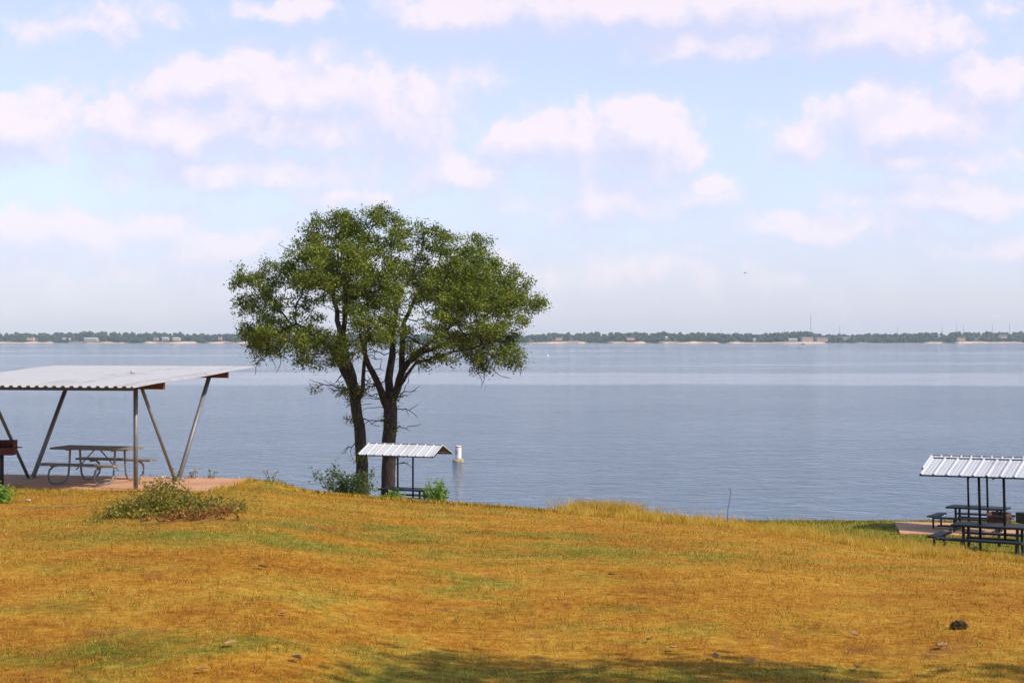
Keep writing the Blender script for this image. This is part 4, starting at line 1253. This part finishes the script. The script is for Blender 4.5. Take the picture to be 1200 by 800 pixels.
def world():
    w = bpy.data.worlds.new('World'); scene.world = w; w.use_nodes = True
    nt = w.node_tree; nt.nodes.clear(); k = NT(nt)
    # --- cloud field as a group: direction-plane point -> density
    g = bpy.data.node_groups.new('cloud_field', 'ShaderNodeTree')
    g.interface.new_socket('P', in_out='INPUT', socket_type='NodeSocketVector')
    g.interface.new_socket('Field', in_out='OUTPUT', socket_type='NodeSocketFloat')
    q = NT(g); gi = q.n('NodeGroupInput'); go = q.n('NodeGroupOutput'); P = gi.outputs[0]
    # warp the point so outlines billow
    nz = q.n('ShaderNodeTexNoise'); nz.noise_dimensions = '2D'; nz.inputs['Scale'].default_value = 17; nz.inputs['Detail'].default_value = 5; nz.inputs['Roughness'].default_value = .6; q.link(P, nz.inputs['Vector'])
    wv = q.n('ShaderNodeVectorMath', operation='MULTIPLY_ADD'); q.link(nz.outputs['Color'], wv.inputs[0]); wv.inputs[1].default_value = (.05, .035, 0); wv.inputs[2].default_value = (-.025, -.0175, 0)
    ad = q.n('ShaderNodeVectorMath', operation='ADD'); q.link(P, ad.inputs[0]); q.link(wv.outputs[0], ad.inputs[1]); Pw = ad.outputs[0]
    acc = None
    for (px, row, a, b, s) in CLOUDS:
        u = (px-CX)/F; v = (HOR-row)/F
        kx = F/a/1.25; ky = F/b/1.25
        y = q.n('ShaderNodeVectorMath', operation='MULTIPLY_ADD'); q.link(Pw, y.inputs[0]); y.inputs[1].default_value = (kx, ky, 0); y.inputs[2].default_value = (-u*kx, -v*ky, 0)
        l = q.n('ShaderNodeVectorMath', operation='LENGTH'); q.link(y.outputs[0], l.inputs[0])
        f = q.math('MULTIPLY_ADD', l.outputs['Value'], -s, s)
        acc = f if acc is None else q.math('MAXIMUM', acc, f)
    vo = q.n('ShaderNodeTexVoronoi'); vo.voronoi_dimensions = '2D'; vo.feature = 'F1'; vo.inputs['Scale'].default_value = 26; vo.inputs['Detail'].default_value = 2; vo.inputs['Roughness'].default_value = .55
    vo.normalize = True; q.link(Pw, vo.inputs['Vector'])
    puff = q.math('MULTIPLY_ADD', vo.outputs['Distance'], -1.05, .40)
    bil = q.noise(P, 42, 5, .62, 0, '2D'); bil2 = q.noise(P, 14, 2, .55, 0, '2D')
    fld = q.math('ADD', q.math('ADD', acc, puff), q.math('ADD', q.math('MULTIPLY_ADD', bil, .55, -.275), q.math('MULTIPLY_ADD', bil2, .4, -.10)))
    q.link(fld, go.inputs[0])
    # --- direction
    tc = k.n('ShaderNodeTexCoord'); sp = k.n('ShaderNodeSeparateXYZ'); k.link(tc.outputs['Generated'], sp.inputs[0])
    dy = k.math('MAXIMUM', k.math('ABSOLUTE', sp.outputs['Y']), .12)
    cb = k.n('ShaderNodeCombineXYZ'); k.link(k.math('DIVIDE', sp.outputs['X'], dy), cb.inputs[0]); k.link(k.math('DIVIDE', sp.outputs['Z'], dy), cb.inputs[1])
    A = k.n('ShaderNodeGroup'); A.node_tree = g; k.link(cb.outputs[0], A.inputs[0])
    def off(dx, dz):
        of = k.n('ShaderNodeVectorMath', operation='ADD'); k.link(cb.outputs[0], of.inputs[0]); of.inputs[1].default_value = (dx, dz, 0)
        B = k.n('ShaderNodeGroup'); B.node_tree = g; k.link(of.outputs[0], B.inputs[0])
        return k.math('SUBTRACT', A.outputs[0], B.outputs[0])
    lit = k.math('MULTIPLY_ADD', off(.009, .020), 1.15, .40, clamp=True)
    up = k.math('GREATER_THAN', sp.outputs['Z'], 0.0)
    sharp = k.smooth(A.outputs[0], .0, .55); soft = k.smooth(A.outputs[0], -.18, .80)
    dens = k.math('ADD', k.math('MULTIPLY', sharp, lit), k.math('MULTIPLY', soft, k.math('SUBTRACT', 1.0, lit)))
    sky = k.n('ShaderNodeTexSky'); sky.sky_type = 'NISHITA'; sky.sun_disc = False; sky.sun_elevation = SUN_EL
    sky.sun_rotation = math.atan2(SUN_AZ[0], SUN_AZ[1]); sky.altitude = 200; sky.air_density = 1.0; sky.dust_density = .6; sky.ozone_density = 1.0
    # thin high cirrus veil over the blue, thicker towards the horizon
    el = cb_out(k, sp, dy)
    low = k.smooth(el, .0, .16)
    wisp = k.noise(cb.outputs[0], 6, 3, .6, .5, '2D')
    vf = k.math('MULTIPLY_ADD', low, -.20, .76)
    vf = k.math('ADD', vf, k.math('MULTIPLY_ADD', wisp, .24, -.12))
    vf = k.math('MULTIPLY', vf, k.smooth(sp.outputs['Z'], .55, .27))
    veil = k.mix(low, (*VEIL_LOW, 1), (*VEIL_HIGH, 1))
    base = k.mix(vf, sky.outputs[0], veil)
    ccol = k.mix(lit, (3.6, 3.65, 4.65, 1), (5.15, 4.5, 4.8, 1))
    am = k.math('MULTIPLY', k.math('MULTIPLY', dens, k.math('MULTIPLY_ADD', low, .42, .38)), up)
    col = k.mix(am, base, ccol)
    bg = k.n('ShaderNodeBackground'); k.link(col, bg.inputs[0]); bg.inputs[1].default_value = .15
    o = k.n('ShaderNodeOutputWorld'); k.link(bg.outputs[0], o.inputs[0])
def cb_out(k, sp, dy): return k.math('DIVIDE', sp.outputs['Z'], dy)
VEIL_LOW = (3.0, 3.05, 4.0); VEIL_HIGH = (3.75, 3.88, 5.45)
world(); scene.world.cycles.sampling_method = 'NONE'

# ------------------------------------------------------------------ camera
cam = bpy.data.cameras.new('camera'); co = bpy.data.objects.new('camera', cam); COL.objects.link(co)
cam.sensor_fit = 'HORIZONTAL'; cam.sensor_width = 36; cam.lens = 36*F/1200
co.location = (0, 0, CAMZ); co.rotation_euler = (R(90)-math.atan((400-HOR)/F), 0, 0)
cam.clip_start = .1; cam.clip_end = 12000
scene.camera = co
scene.view_settings.view_transform = 'Standard'; scene.view_settings.look = 'None'; scene.view_settings.gamma = 1
scene.view_settings.exposure = .45
scene.cycles.use_denoising = True
scene.cycles.max_bounces = 6; scene.cycles.diffuse_bounces = 3; scene.cycles.glossy_bounces = 3; scene.cycles.transmission_bounces = 3; scene.cycles.volume_bounces = 0
scene.cycles.transparent_max_bounces = 6
